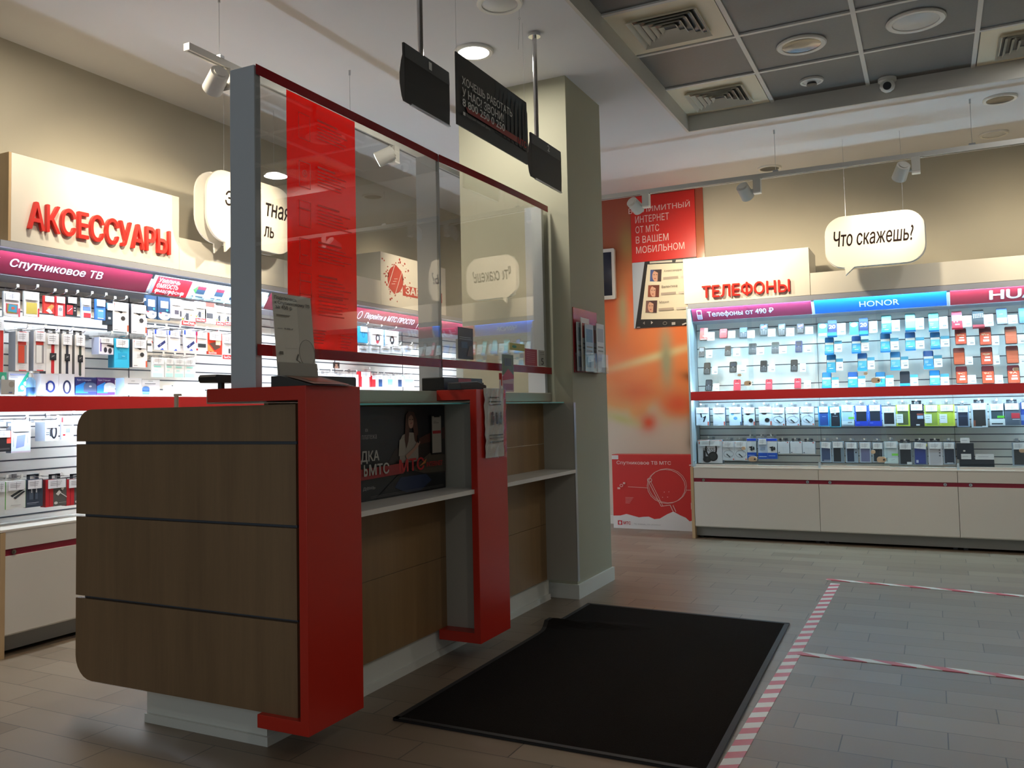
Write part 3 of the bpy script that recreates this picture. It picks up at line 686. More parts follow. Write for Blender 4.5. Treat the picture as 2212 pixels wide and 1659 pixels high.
# ================================================================== SPOTLIGHT TRACKS
def track(name, label, a, c, z, wires, wlabel):
    t = thing(name, label, 'lighting track', ((a[0]+c[0])/2, (a[1]+c[1])/2, z))
    d = Vector((c[0]-a[0], c[1]-a[1], 0)).normalized(); n_ = Vector((-d.y, d.x, 0)); A, B = Vector((*a, z)), Vector((*c, z))
    b = MB(); v = [p+n_*s*.018+Vector((0, 0, q)) for p in (A, B) for s, q in ((-1, -.017), (1, -.017), (1, .017), (-1, .017))]
    b.faces(v, [(0, 1, 2, 3), (4, 7, 6, 5), (1, 5, 6, 2), (2, 6, 7, 3), (3, 7, 4, 0), (0, 4, 5, 1)], mat('track_grey', '#c6c5c0', .4)); b.build('rail', t, world=True)
    b = MB(); v = [p+n_*s*.006+Vector((0, 0, q)) for p in (A+d*.01, B-d*.01) for s, q in ((-1, -.018), (1, -.018), (1, -.0172), (-1, -.0172))]
    b.faces(v, [(0, 1, 2, 3), (4, 7, 6, 5), (1, 5, 6, 2), (2, 6, 7, 3), (3, 7, 4, 0), (0, 4, 5, 1)], M_black); b.build('conductor_slot', t, world=True)
    for p in wires:
        b = MB(); b.cyl((p[0], p[1], z+.017), (p[0], p[1], HC), .0016, M_alu, seg=6); b.cyl((p[0], p[1], HC-.03), (p[0], p[1], HC), .006, M_alu, seg=8); b.box(p[0]-.02, p[0]+.02, p[1]-.014, p[1]+.014, z+.016, z+.03, M_alu); b.build('suspension_wire', t, world=True)
    return t
TY, TZ = 6.725, 2.862
track('lighting_track', 'long grey spotlight track hung on wires before the back wall', (-2.9, TY), (2.2, TY), TZ, ((-.98, TY), (.312, TY), (1.6, TY)), '')
TX, TZL = -3.044, 2.872
track('lighting_track', 'short-looking grey spotlight track end hung on wires over the left aisle', (TX, 2.915), (TX, 7.4), TZL, ((TX, 3.125), (TX, 4.20), (TX, 5.6), (TX, 7.0)), '')
def spot(label, x, y, z, target, power, rot, wall, sz=1.0, ang=100, lit=True):
    """adapter box under the rail, cylindrical head on a side pivot"""
    t = thing('track_spotlight', label, 'spotlight', (x, y, z), rot)
    mg = mat('spot_grey', '#d0cec7', .4)
    b = MB(); b.box(.02, .075, -.03, .03, -.115, -.018, mg); b.box(.0, .09, -.012, .012, -.022, -.015, mg); b.build('adapter_box', t, bevel=.002)
    b = MB(); b.box(.02, .075, -.03, .03, -.128, -.116, M_w); b.build('box_end_cap', t)
    tl = Vector(target); hd = Vector((-.045, 0, -.10)); Mz = Matrix.Rotation(rot, 4, 'Z'); wp = Vector((x, y, z))+Mz @ hd
    d = (Mz.inverted() @ (tl-wp)).normalized()
    b = MB(); b.cyl(hd-d*.055, hd+d*.06, .045*sz, mg, r1=.05*sz, seg=24); b.build('lamp_head', t, smooth=True)
    b = MB(); b.cyl(hd-d*.062, hd-d*.054, .030*sz, mg, seg=20); b.build('rear_cap', t); b = MB(); b.cyl((-.01, 0, -.10), (.022, 0, -.10), .012, mg); b.build('pivot', t)
    b = MB(); b.cyl(hd+d*.0595, hd+d*.0615, .043*sz, M_lampon if lit else M_dgrey, seg=24); b.build('lens', t)
    if lit: light('spot_lamp', 'SPOT', wp+(tl-wp).normalized()*.075, power, (1.0, .84, .60), size=.04, target=tl, cone=ang, blend=1.0, radius=.03)
WARM = 1.0
spot('grey track spotlight at the left end of the back track, before the red poster', -2.03, TY, TZ, (-1.75, 7.8, 2.22), SPOT_W*1.6, 0, 'B')
spot('grey track spotlight between the phones sign and speech bubble on the back track', -1.165, TY, TZ, (-1.00, 7.5, 2.22), SPOT_W*.85, 0, 'B')
spot('grey track spotlight above the white speech bubble on the back track', -.085, TY, TZ, (-.34, 7.25, 2.36), SPOT_W*.65, 0, 'B')
spot('grey track spotlight on the back track at the far right beyond the view', .95, TY, TZ, (.75, 7.7, 2.2), SPOT_W, 0, 'B')
spot('beige-lit track spotlight on the left track beside the grey screen post', TX, 3.15, TZL, (-4.03, 3.55, 2.2), SPOT_W*1.25, RL, 'L', ang=84)
spot('grey track spotlight on the left track, second from its visible end', TX, 4.62, TZL, (-3.98, 4.18, 2.30), SPOT_W*1.3, RL, 'L', ang=62)
spot('grey track spotlight on the left track before the charging sign', TX, 6.2, TZL, (-4.05, 6.4, 2.2), SPOT_W*.9, RL, 'L', ang=62)

# ================================================================== DISPLAY WALLS
LX, BY = -4.02, 7.50                     # front planes of the left and the back display wall
class Bay: pass
BAYS = []
def bay(wall, a, c, label, head, led, wallgap, glass=False, first=False, locks=(), last=False):
    w = c-a; o = Bay(); o.wall, o.a, o.c, o.n = wall, a, c, 0
    loc, rot = ((LX, a, 0), RL) if wall == 'L' else ((a, BY, 0), RB)
    t = thing('display_cabinet', label, 'shop display cabinet', loc, rot); o.t = t; BAYS.append(o)
    g = .0015; e = .04 if (first and wall == 'L') else 0
    b = MB(); b.box(g+e, w-g, .012, wallgap, .10, .59, M_white); b.build('base_carcass', t)
    b = MB(); b.box(g+e, w-g, 0, .0125, .108, .484, M_white); b.build('base_door', t, bevel=.0015)
    b = MB(); b.box(g+e, w-g, 0, .0125, .516, .60, M_white); b.build('top_rail', t, bevel=.0015)
    b = MB(); b.box(e, w, .006, .0122, .484, .516, M_strip); b.build('red_grip_strip', t)
    for lx in ((.085, w-.085) if wall == 'B' else (.085 if e else .055,)):
        b = MB(); b.cyl((lx, .0065, .50), (lx, -.003, .50), .012, M_chrome, seg=16); b.box(lx-.0015, lx+.0015, -.0036, -.0028, .494, .506, M_black); b.build('lock_cylinder', t)
    b = MB(); b.box(0, w, .055, wallgap, .02, .10, M_greyp); b.box(.02, .05, .09, .12, 0, .02, M_black); b.box(w-.05, w-.02, .09, .12, 0, .02, M_black); b.build('plinth', t)
    b = MB(); b.box(0, w, -.002, .28, .60, .612, M_white); b.build('ledge', t, bevel=.0015)
    if first:
        for q, nm in ((0, 'side_board'), ):
            b = MB(); b.box(e-.026, e-.0135, -.004, wallgap, 0, .598 if e else .612, M_edge); b.box(e-.0135, e-.0005, -.004, wallgap, 0, .598 if e else .612, M_edge); b.build(nm, t)
        b = MB(); b.box(-.018, 0, 0, .285, .612, 2.0, mat('frosted_side', '#bccbd2', .3)); b.build('side_panel', t, bevel=.004)
    # slat panel with dark grooves
    b = MB(); b.box(0, w, .282, .300, .612, 2.0, M_slat)
    zs = []; z = .640
    while z < 1.18: zs.append(z); z += .058
    z = 1.31
    st = .058 if wall == 'L' else .1655
    while z < 1.86: zs.append(z); z += st
    for z in zs: b.box(0, w, .2805, .2822, z-.0035, z+.0035, M_groove)
    b.build('slat_panel', t)
    b = MB(); b.box(0, .0015, .276, .2815, .612, 1.98, M_groove); b.build('joint_strip', t)
    # red-edged middle shelf with a light tube below
    b = MB(); b.box(0, w, .013, .28, 1.196, 1.25, M_white); b.build('middle_shelf', t)
    b = MB(); b.box(0, w, 0, .0135, 1.182, 1.258, M_band); b.build('red_shelf_edge', t)
    b = MB(); b.box(.01, w-.01, .022, .040 if wall == 'L' else .06, 1.188, 1.196, M_ledL2 if wall == 'L' else M_ledR2); b.build('light_tube', t)
    # canopy, light tube, sloping header
    b = MB(); b.box(0, w, -.004, .28, 2.0, 2.022, M_lilac); b.box(0, w, -.004, .004, 1.990 if wall == 'L' else 1.979, 2.0, M_lilac); b.build('canopy', t)
    b = MB(); b.box(.01, w-.01, .006, .022 if wall == 'L' else .05, 1.994 if wall == 'L' else 1.990, 2.0, led); b.build('light_tube', t)
    b = MB(); b.box(.01, w-.01, .016, .030, 1.2505, 1.2555, M_ledL2 if wall == 'L' else led); b.build('light_tube', t)
    b = MB(); b.faces([(0, .132, 1.879), (w, .132, 1.879), (w, .282, 1.868), (0, .282, 1.868), (0, .132, 1.875), (w, .132, 1.875), (w, .282, 1.862), (0, .282, 1.862)], [(0, 1, 2, 3), (4, 7, 6, 5), (0, 4, 5, 1)], M_lilac); b.build('soffit', t)
    if head:
        # header local frame: x along the wall, z up the slope from (y .10, z 1.885) to (y .036, z 1.985)
        sl = math.hypot(.066, .10); an = math.atan2(.066, .10)
        T = Matrix.Translation((0, .128, 1.880)) @ Matrix.Rotation(an, 4, 'X')
        hb = MB(); hb.box(.012, w-.012, 0, .008, 0, sl, head[0], T); hp = hb.build('header_panel', t)
        b = MB()
        extra = head[1](b, w, sl)
        if extra:
            for v in extra.bm.verts: v.co = T @ v.co
            extra.build('header_picture', hp)
        if b.bm.verts:
            for v in b.bm.verts: v.co = T @ v.co
            b.build('header_lettering', hp)
        else: b.bm.free()
    if glass:
        for z0, z1 in ((.628, 1.186), (1.256, 1.986)):
            for x0, x1, y in ((.004, w/2+.02, .034), (w/2-.02, w-.004, .046)):
                b = MB(); b.box(x0, x1, y, y+.004, z0, z1, M_show); d = b.build('glass_door', t)
                if y > .04: o.doors = getattr(o, 'doors', []) + [(d, z0, z1)]
        b = MB(); b.box(0, w/2+.03, .022, .045, .612, .634, M_white); b.box(w/2-.06, w, .012, .055, .612, .628, M_white); b.box(.001, .016, .015, .05, .612, .66, mat('clear_block', '#c4dcea', .2)); b.build('sliding_track', t)
    return o
def hook(wall, along, z, depth):
    """chrome hook in the slat panel reaching just past a hanging pack"""
    for o in BAYS:
        if o.wall == wall and o.a-.001 <= along < o.c:
            o.n += 1
            if o.n > 95: return
            x = along-o.a; b = MB()
            b.tube([(x, .281, z), (x, depth-.03, z), (x, depth-.045, z+.012)], .0024, M_chrome, 6); b.box(x-.012, x+.012, .274, .281, z-.012, z+.012, M_alu)
            b.box(x-.006, x+.006, depth-.049, depth-.045, z+.008, z+.022, M_w)
            b.build('display_hook', o.t); return
PALE = mat('header_lettering_pale', '#d5d6ee', .4)
def head_sat(b, w, sl):
    b.text('Спутниковое ТВ', .115, .660, sl*.27, sl*.74, -.0004, PALE, .001, .02); b.prism([(-.0, .06), (.055, .085), (.03, .03), (.028, .055)], -.0012, -.0004, PALE)
def head_mem(bb, w, sl):
    b = MB()
    b.box(.03, w-.02, -.001, -.0002, .001, sl-.001, mat('header_ice', '#b9dcea', .4)); b.box(.03, .30, -.0014, -.001, .001, sl-.001, mat('header_red', '#bf1f2c', .4))
    for k, s_ in enumerate(('Увеличь', 'емкость', 'смартфона')): bb.text(s_, .045, .045+(.165, .165, .225)[k], sl*(.68-.30*k), sl*(.93-.30*k), -.0016, mat('header_white', '#f0eef4', .4), .001, .01)
    for x, m_ in ((.36, '#8c2f45'), (.52, '#8c2f45')):
        b.box(x, x+.07, -.0018, -.001, sl*.35, sl*.78, C('#35506a')); b.box(x, x+.07, -.0022, -.0018, sl*.60, sl*.78, C(m_))
    b.prism([(.33, sl*.55), (.36, sl*.8), (.36, sl*.35)], -.0018, -.001, C('#4fae4c')); b.bar((.66, sl*.3), (.75, sl*.62), .02, -.0018, -.001, C('#22304a'))
    for x in (.34, .50, .68): b.box(x, x+.09, -.0018, -.001, sl*.16, sl*.21, C('#5b7488'))
    return b
def head_pro(b, w, sl): 
    b.text('Перейти в МТС ПРОСТО', .17, .92, sl*.22, sl*.76, -.0004, PALE, .001, .02); b.ring(.10, sl*.5, .028, sl*.3, .005, -.001, -.0002, PALE)
def head_tel(b, w, sl):
    b.text('Телефоны от 490 ₽', .145, .70, sl*.20, sl*.72, -.0004, PALE, .001, .018)
    z = sl; x0, x1 = .055, .098
    b.rbox(x0, x1, -.0012, -.0004, z*.14, z*.90, .006, PALE); b.rbox(x0+.005, x1-.005, -.0016, -.0012, z*.52, z*.82, .002, M_headR)
    for i in range(3):
        for j in range(3): b.box(x0+.007+.011*i, x0+.014+.011*i, -.0016, -.0012, z*(.20+.10*j), z*(.26+.10*j), M_headR)
def head_honor(b, w, sl): b.text('HONOR', .355, .645, sl*.30, sl*.72, -.0004, mat('header_pale_blue', '#d7e6f6', .4), .001, .005)
def head_huawei(b, w, sl): b.text('HUAWEI', .28, .86, sl*.22, sl*.86, -.0004, mat('header_white', '#f0eef4', .4), .001, .03)
LB = [2.66, 3.66, 4.67, 5.68, 6.69, 7.70]
bay('L', LB[0], LB[1], 'white display cabinet with magenta satellite TV header, leftmost on the left wall', (M_head, head_sat), M_ledL, .36, first=True)
bay('L', LB[1], LB[2], 'white display cabinet with red and ice-blue memory header behind the grey screen post', (M_lilac, head_mem), M_ledL, .36)
bay('L', LB[2], LB[3], 'white display cabinet hidden behind the red film and leaflet holder', (M_head, lambda b, w, s: None), M_ledL, .36)
bay('L', LB[3], LB[4], 'white display cabinet seen through the screen under the charging sign', (M_head, head_pro), M_ledL, .36)
bay('L', LB[4], LB[5], 'white display cabinet farthest along the left wall behind the screen', (M_head, lambda b, w, s: None), M_ledL, .36)
BB = [-1.868, -.853, .139, 1.13, 2.12]
bay('B', BB[0], BB[1], 'white glazed display cabinet with magenta phones-from-490 header', (M_headR, head_tel), M_ledR, .66, True, True)
bay('B', BB[1], BB[2], 'white glazed display cabinet with bright blue header, middle of back wall', (mat('header_blue', '#1a66c4', .4), head_honor), M_ledR, .66, True)
bay('B', BB[2], BB[3], 'white glazed display cabinet with plain red header at the right edge', (mat('header_red2', '#9a2430', .4), head_huawei), M_ledR, .66, True)

# boards above the cabinets
def board(wall, a, c, z0, z1, d0, d1, name, label, edge=False):
    loc, rot = ((LX, a, z0), RL) if wall == 'L' else ((a, BY, z0), RB)
    t = thing(name, label, 'sign board', loc, rot); w = c-a
    b = MB(); b.box(0.0, w, d0, d1, 0, z1-z0, M_signw); b.build('board', t, bevel=.002)
    if edge: b = MB(); b.box(-.014, -.0005, d0, d1, 0, z1-z0, M_edge); b.build('board_edge', t)
    return t
ts = board('L', 2.714, 3.79, 2.024, 2.468, .0, .36, 'category_sign', 'large white sign board with red accessories lettering over the left wall shelves', True)
p, w_, h_ = rect('L', LX, 57, 478, 363, 537)
b = MB(); b.text('АКСЕССУАРЫ', p.y-w_/2-2.714, p.y+w_/2-2.714, .075, .075+.142, -.003, M_letter, .02, .02); b.build('lettering', ts)
board('L', 3.792, 5.945, 2.024, 2.222, .0, .36, 'fascia_board', 'low white fascia board between the accessories and charging signs on the left wall')
ts = board('L', 5.947, 7.02, 2.024, 2.468, .0, .36, 'category_sign', 'white sign board with splashed red battery picture seen through the screen')
b = MB(); random.seed(11)
RD, RD2 = C('#c23a30'), C('#a92e2b')
b.ell(.22, .235, .125, .115, -.0012, -.0004, RD, 22, rot=.5)
for k in range(70):
    a = random.uniform(0, 2*PI); r_ = .10+abs(random.gauss(0, .055)); x, z = .22+r_*math.cos(a)*1.1, .235+r_*math.sin(a)
    if .02 < z < .42 and x > .02: q = random.uniform(.003, .013); b.ell(x, z, q, q*random.uniform(.5, 1), -.0012, -.0004, RD if k % 3 else RD2, 8)
b.box(.33, 1.0, -.0013, -.0005, .11, .20, RD)
Tb = Matrix.Translation((.21, 0, .235)) @ Matrix.Rotation(R(28), 4, 'Y')
b.rbox(-.062, .062, -.002, -.0013, -.125, .125, .006, C('#e9e0d6'), Tb); b.rbox(-.055, .055, -.0026, -.002, -.118, .118, .004, RD, Tb); b.box(-.03, .03, -.002, -.0013, .125, .14, C('#e9e0d6'), Tb)
for k in (-.03, 0, .03): b.bar((-.02+k*.2, -.035+k), (.022+k*.2, -.005+k), .004, -.003, -.0026, C('#e9e0d6'), Tb)
b.text('ЗАРЯДКА', .375, .98, .115, .195, -.002, C('#efe8de'), .001, .03); b.build('sign_print', ts)
ts = board('B', -1.898, -.858, 2.024, 2.42, .0, .45, 'category_sign', 'white sign board with red phones lettering over the magenta-headed cabinet')
p, w_, h_ = rect('B', BY, 1518, 620, 1707, 645)
b = MB(); b.text('ТЕЛЕФОНЫ', p.x-w_/2+1.898, p.x+w_/2+1.898, .035, .148, -.003, M_letter, .02, .02); b.build('lettering', ts)
board('B', -.855, 2.12, 2.024, 2.205, .0, .45, 'fascia_board', 'low white fascia board running right from the phones sign on the back wall')

def bubble(loc, rot, w, h, rad, tail, label, texts, shell):
    t = thing('speech_bubble_sign', label, 'hanging sign', loc, rot)
    def outline(gr=0):
        x0, x1, z0, z1 = -w/2-gr, w/2+gr, -gr, h+gr; pts = []; r = rad+gr
        for cx, cz, a0, (rx, rz) in ((x1-r, z1-r, 0, (r, r)), (x0+r, z1-r, 90, (r, r)), (x0+r, z0+r, 180, (r, r)), (x1-r, z0+r, 270, (r, r))):
            for k in range(9):
                a = R(a0+90*k/8); pts.append((cx+rx*math.cos(a), cz+rz*math.sin(a)))
            if a0 == 180: pts += [(tail, z0), (tail+.005, z0-.06), (tail+.07, z0)]
        return pts
    b = MB(); b.prism(outline(), 0, .018, M_signw); b.build('front_board', t, bevel=.002)
    b = MB(); b.prism([(x*1.02-.0, z) for x, z in outline()], shell-.012, shell, M_w); b.build('back_board', t)
    b = MB()
    for x in (-w*.3, w*.3): b.box(x-.02, x+.02, .018, shell-.012, h*.3, h*.7, M_w)
    b.build('spacer', t)
    for x in (-w*.28, w*.3):
        b = MB(); b.cyl((x, .03, h*.9), (x, .03, HC-loc[2]), .0012, M_alu, seg=5); b.build('suspension_wire', t)
    b = MB()
    for st, x0, x1, z0, z1 in texts: b.text(st, x0, x1, z0, z1, -.0005, mat('bubble_lettering', '#1c0f0e', .6, 0, 0, .1), .001, .015, shear=.18)
    b.build('lettering', t)
bubble((-.351, 7.21, 2.185), RB, .70, .40, .135, -.215, 'white speech bubble sign hanging over the bright blue cabinet header', [('Что скажешь?', -.285, .275, .165, .285)], .07)
bubble((-3.87, 4.265, 2.215), RL, .80, .45, .155, -.245, 'white speech bubble sign on the left wall half hidden by the grey post', [('Э', -.245, -.175, .235, .33), ('тная', .125, .365, .235, .325), ('ль', .105, .20, .095, .165)], .10)

# ================================================================== BACK WALL BESIDE THE COLUMN
def mural_material():
    M, N, L, b = nodes('mural_print')
    tc = N.new('ShaderNodeTexCoord'); sp = N.new('ShaderNodeSeparateXYZ'); L.new(tc.outputs['Object'], sp.inputs[0])
    nz = N.new('ShaderNodeTexNoise'); nz.inputs['Scale'].default_value = 2.6; nz.inputs['Detail'].default_value = 1.5; L.new(tc.outputs['Object'], nz.inputs['Vector'])
    nn = mth(N, L, 'MULTIPLY', mth(N, L, 'SUBTRACT', nz.outputs['Fac'], .5), .55)
    z = mth(N, L, 'DIVIDE', mth(N, L, 'ADD', sp.outputs[2], nn), 3.2)
    rp = N.new('ShaderNodeValToRGB'); L.new(z, rp.inputs[0]); e = rp.color_ramp.elements
    st = [(0, '#cfc6b8'), (.30, '#cfc4b4'), (.325, '#cdc6a2'), (.36, '#dfa468'), (.43, '#ea8a52'), (.50, '#ee9158'), (.60, '#ee804a'), (.69, '#e2683f'), (.75, '#c87448'), (.82, '#ae5f3c'), (1, '#a04c3a')]
    while len(e) < len(st): e.new(.5)
    for q, (p, c) in zip(e, st): q.position = p; q.color = lin(c)
    col = rp.outputs[0]
    def blob(col, x, zz, rx, rz, rot, c, soft=1.0):
        dx = mth(N, L, 'SUBTRACT', sp.outputs[0], x); dz = mth(N, L, 'SUBTRACT', sp.outputs[2], zz)
        c_, s_ = math.cos(rot), math.sin(rot)
        u = mth(N, L, 'DIVIDE', mth(N, L, 'ADD', mth(N, L, 'MULTIPLY', dx, c_), mth(N, L, 'MULTIPLY', dz, s_)), rx)
        v = mth(N, L, 'DIVIDE', mth(N, L, 'SUBTRACT', mth(N, L, 'MULTIPLY', dz, c_), mth(N, L, 'MULTIPLY', dx, s_)), rz)
        d = mth(N, L, 'ADD', mth(N, L, 'MULTIPLY', u, u), mth(N, L, 'MULTIPLY', v, v))
        f = mth(N, L, 'POWER', 2.718, mth(N, L, 'MULTIPLY', mth(N, L, 'ADD', d, mth(N, L, 'MULTIPLY', nn, 1.2)), -1.25))
        return mixc(N, L, mth(N, L, 'MINIMUM', f, 1.0), col, lin(c))
    for a in ((-2.35, 1.62, .55, .045, .22, '#ead7a0'), (-2.26, 1.62, .075, .34, 0, '#a7a584'), (-2.15, 1.15, .22, .16, 0, '#dd5c3c'), (-2.55, 1.28, .22, .1, 0, '#dd7446'), (-2.46, .98, .10, .10, 0, '#d8502e'), (-2.72, 1.02, .18, .05, -.3, '#c3bf86'),
              (-1.99, 1.02, .075, .34, -.10, '#2f2620'), (-2.00, 1.40, .12, .05, -.3, '#54402f'), (-2.0, .78, .07, .07, 0, '#1f1a18'), (-2.68, 2.1, .06, .25, 0, '#b6a276'), (-2.62, 2.75, .10, .2, 0, '#a37a45')):
        col = blob(col, *a)
    L.new(col, b.inputs['Base Color']); b.inputs['Roughness'].default_value = .16
    return M
b = MB(); b.box(-3.30, -1.86, YB-.008, YB-.001, .09, HC, mural_material()); single(b, 'wall_mural', 'blurred orange and cream photo mural covering the back wall beside the column', 'wall mural')
PX0, PX1, PYP = -2.567, -1.936, YB-.02
t = thing('wall_poster', 'tall red poster with unlimited internet lettering over a picture of a smartphone', 'poster', ((PX0+PX1)/2, PYP, 1.90))
PW, PH = PX1-PX0, 1.29
b = MB(); b.box(-PW/2, PW/2, 0, .01, .645, PH, mat('poster_red', '#d3261f', .3)); b.build('red_panel', t)
b = MB()
for s_, x1, z in (('БЕЗЛИМИТНЫЙ', .57, 1.13), ('ИНТЕРНЕТ', .335, 1.03), ('ОТ МТС', .235, .93), ('В ВАШЕМ', .325, .83), ('МОБИЛЬНОМ', .475, .73)):
    b.text(s_, -PW/2+(.045 if s_[0] != 'Б' else -.02), -PW/2+(.045 if s_[0] != 'Б' else -.02)+x1+(.035 if s_[0] == 'Б' else 0), z, z+.068, -.0005, mat('poster_lettering', '#ecd2cc', .4), .001, -.004 if False else 0)
b.build('red_panel_lettering', t)
b = MB(); b.box(-PW/2, PW/2, 0, .01, 0, .643, C('#b9c3cf')); b.build('phone_picture', t)
b = MB(); K = '#1b1a1b'
def sk(pts): return [(u+.085*v-.0, v) for u, v in pts]
it = [('p', [(.02, -.0), (1, .0), (1, 1), (.20, 1)], K), ('p', [(.115, .13), (.93, .09), (1, .30), (1, .92), (.245, .955)], '#ece3c9'), ('p', [(.28, .967), (.63, .955), (.63, .985), (.28, .995)], '#cfc9bd'), ('p', [(.68, .95), (1, .94), (1, .975), (.69, .985)], '#cfc9bd')]
for k, (nm, ww) in enumerate((('Александра', .27), ('Валентина', .24), ('Мария', .145))):
    z = .745-.232*k; x = .285-.04*k; zt = z+.075
    it += [('p', [(x-.01, z-.05), (x+.165, z-.066), (x+.18, z+.116), (x+.005, z+.125)], ('#46578c', '#8f4a34', '#7d5a52')[k]), ('e', x+.03, z-.06, x+.14, z+.11, '#d8a48a'), ('p', [(x+.11, z-.06), (x+.165, z-.066), (x+.18, z+.116), (x+.04, z+.12), (x+.12, z+.07)], ('#3a2320', '#6a2f1e', '#4a2c2e')[k]), ('l', x+.06, z-.012, x+.085, z-.014, '#a8453f', .012), ('l', x+.05, z+.045, x+.07, z+.044, '#2a1c1a', .008), ('l', x+.09, z+.043, x+.11, z+.042, '#2a1c1a', .008),
           ('t', x+.215, zt-.012, x+.215+ww, zt+.028, '#6a5a4d', nm, 0), ('r', x+.20, z-.04, x+.43, z-.005, '#b5a595'), ('r', x+.47, z-.042, x+.62, z-.01, '#d9cfc0')]
it += [('p', [(.15, .07), (.18, .095), (.18, .045)], '#8d8a86'), ('p', [(.31, .07), (.28, .095), (.28, .045)], '#d2cfca'), ('o', .46, .02, .53, .075, '#6d6b68', .012), ('r', .60, .015, .655, .055, '#b9b6b2'), ('l', .76, -.01, .82, .03, '#cfccc8', .02), ('o', .05, -.03, .11, .018, '#cfccc8', .012)]
it2 = []
for q in it:
    q = list(q)
    if q[0] == 'p': q[1] = [(min(1, u), max(0, v)) for u, v in q[1]]
    elif q[0] in 'reo': q[2] = max(.004, q[2]); q[3] = min(.998, q[3])
    elif q[0] == 'l': q[2] = max(.01, q[2])
    it2.append(tuple(q))
prints(b, PW, .643, it2, -.0002); b.build('phone_picture_print', t)
# wall television behind the column edge
t = thing('television', 'white-framed wall television with dark screen half hidden behind the column', 'television', (-3.20, YB-.10, 2.20), R(4))
b = MB(); b.box(-.47, .47, 0, .05, 0, .50, M_w, bev=.01); b.build('frame', t); b = MB(); b.box(-.44, .44, -.002, .002, .035, .465, mat('tv_screen', '#141c33', .12)); b.build('screen', t); b = MB(); b.box(-.2, .2, .05, .09, .12, .38, M_dgrey); b.build('wall_bracket', t)
# satellite TV box on the floor
t = thing('cardboard_box', 'flat red and white satellite TV carton standing on the floor below the mural', 'carton', (-2.31, 7.90, 0))
BW, BH = .862, .69
b = MB(); b.box(-BW/2, BW/2, 0, .16, 0, BH, mat('carton_red', '#c32420', .45)); b.build('carton', t, bevel=.003)
b = MB(); WL = '#e2b9b0'; WH = '#dcd9d6'
it = [('p', [(0, 0), (1, 0), (1, .12), (.90, .145), (.84, .13), (.80, .175), (.74, .205), (.67, .25), (.60, .21), (.52, .15), (.46, .14), (.40, .17), (.34, .165), (.29, .155), (.22, .175), (.15, .195), (.08, .17), (0, .165)], WH),
      ('t', .055, .855, .66, .915, '#ead6d2', 'Спутниковое ТВ МТС', .006), ('r', .0, .935, .075, .99, '#dcd8d8'), ('r', .05, .045, .10, .105, '#c22430'), ('e', .062, .052, .088, .095, '#dcd9d6'), ('t', .115, .055, .195, .095, '#b8242e', 'МТС', .03), ('t', .235, .055, .53, .075, '#a29d9a', 'Ты знаешь, что можешь!', 0)]
cx, cz = .60, .585
it += [('o', cx-.21, cz-.235, cx+.21, cz+.225, WL, .006), ('o', cx-.195, cz-.225, cx+.225, cz+.235, WL, .005)]
it += [('l', .41, .64, .54, .315, WL, .007), ('l', .43, .65, .56, .32, WL, .006), ('l', .54, .315, .64, .335, WL, .007), ('o', .395, .63, .45, .69, WL, .007), ('e', .575, .50, .585, .51, WL), ('e', .625, .505, .635, .515, WL), ('e', .555, .43, .565, .44, WL), ('e', .61, .435, .62, .445, WL),
       ('l', .64, .335, .67, .25, WL, .008), ('l', .67, .335, .70, .25, WL, .008), ('l', .18, .565, .40, .555, WL, .005), ('l', .82, .54, .87, .54, WL, .005), ('o', .085, .56, .125, .60, WL, .006), ('r', .125, .60, .15, .625, WL), ('r', .06, .53, .09, .555, WL),
       ('l', .87, .505, .96, .505, WL, .006), ('l', .87, .575, .96, .575, WL, .006), ('l', .873, .505, .873, .575, WL, .006), ('l', .957, .505, .957, .575, WL, .006), ('t', .895, .52, .94, .558, WL, 'ТВ', .01), ('r', .865, .29, 1, .375, WH), ('t', .90, .31, .945, .35, '#c23a3a', 'ТВ', .01), ('l', .955, .31, .98, .35, '#c23a3a', .02), ('l', .86, .865, .97, .885, '#e8d4d0', .012), ('r', .90, .88, .925, .91, '#e8d4d0'), ('r', .945, .88, .965, .905, '#e8d4d0')]
it += [('l', .15, .42-.018*k, .24-.01*k, .42-.018*k, WL, .003) for k in range(5)]
prints(b, BW, BH, it); b.build('carton_print', t)
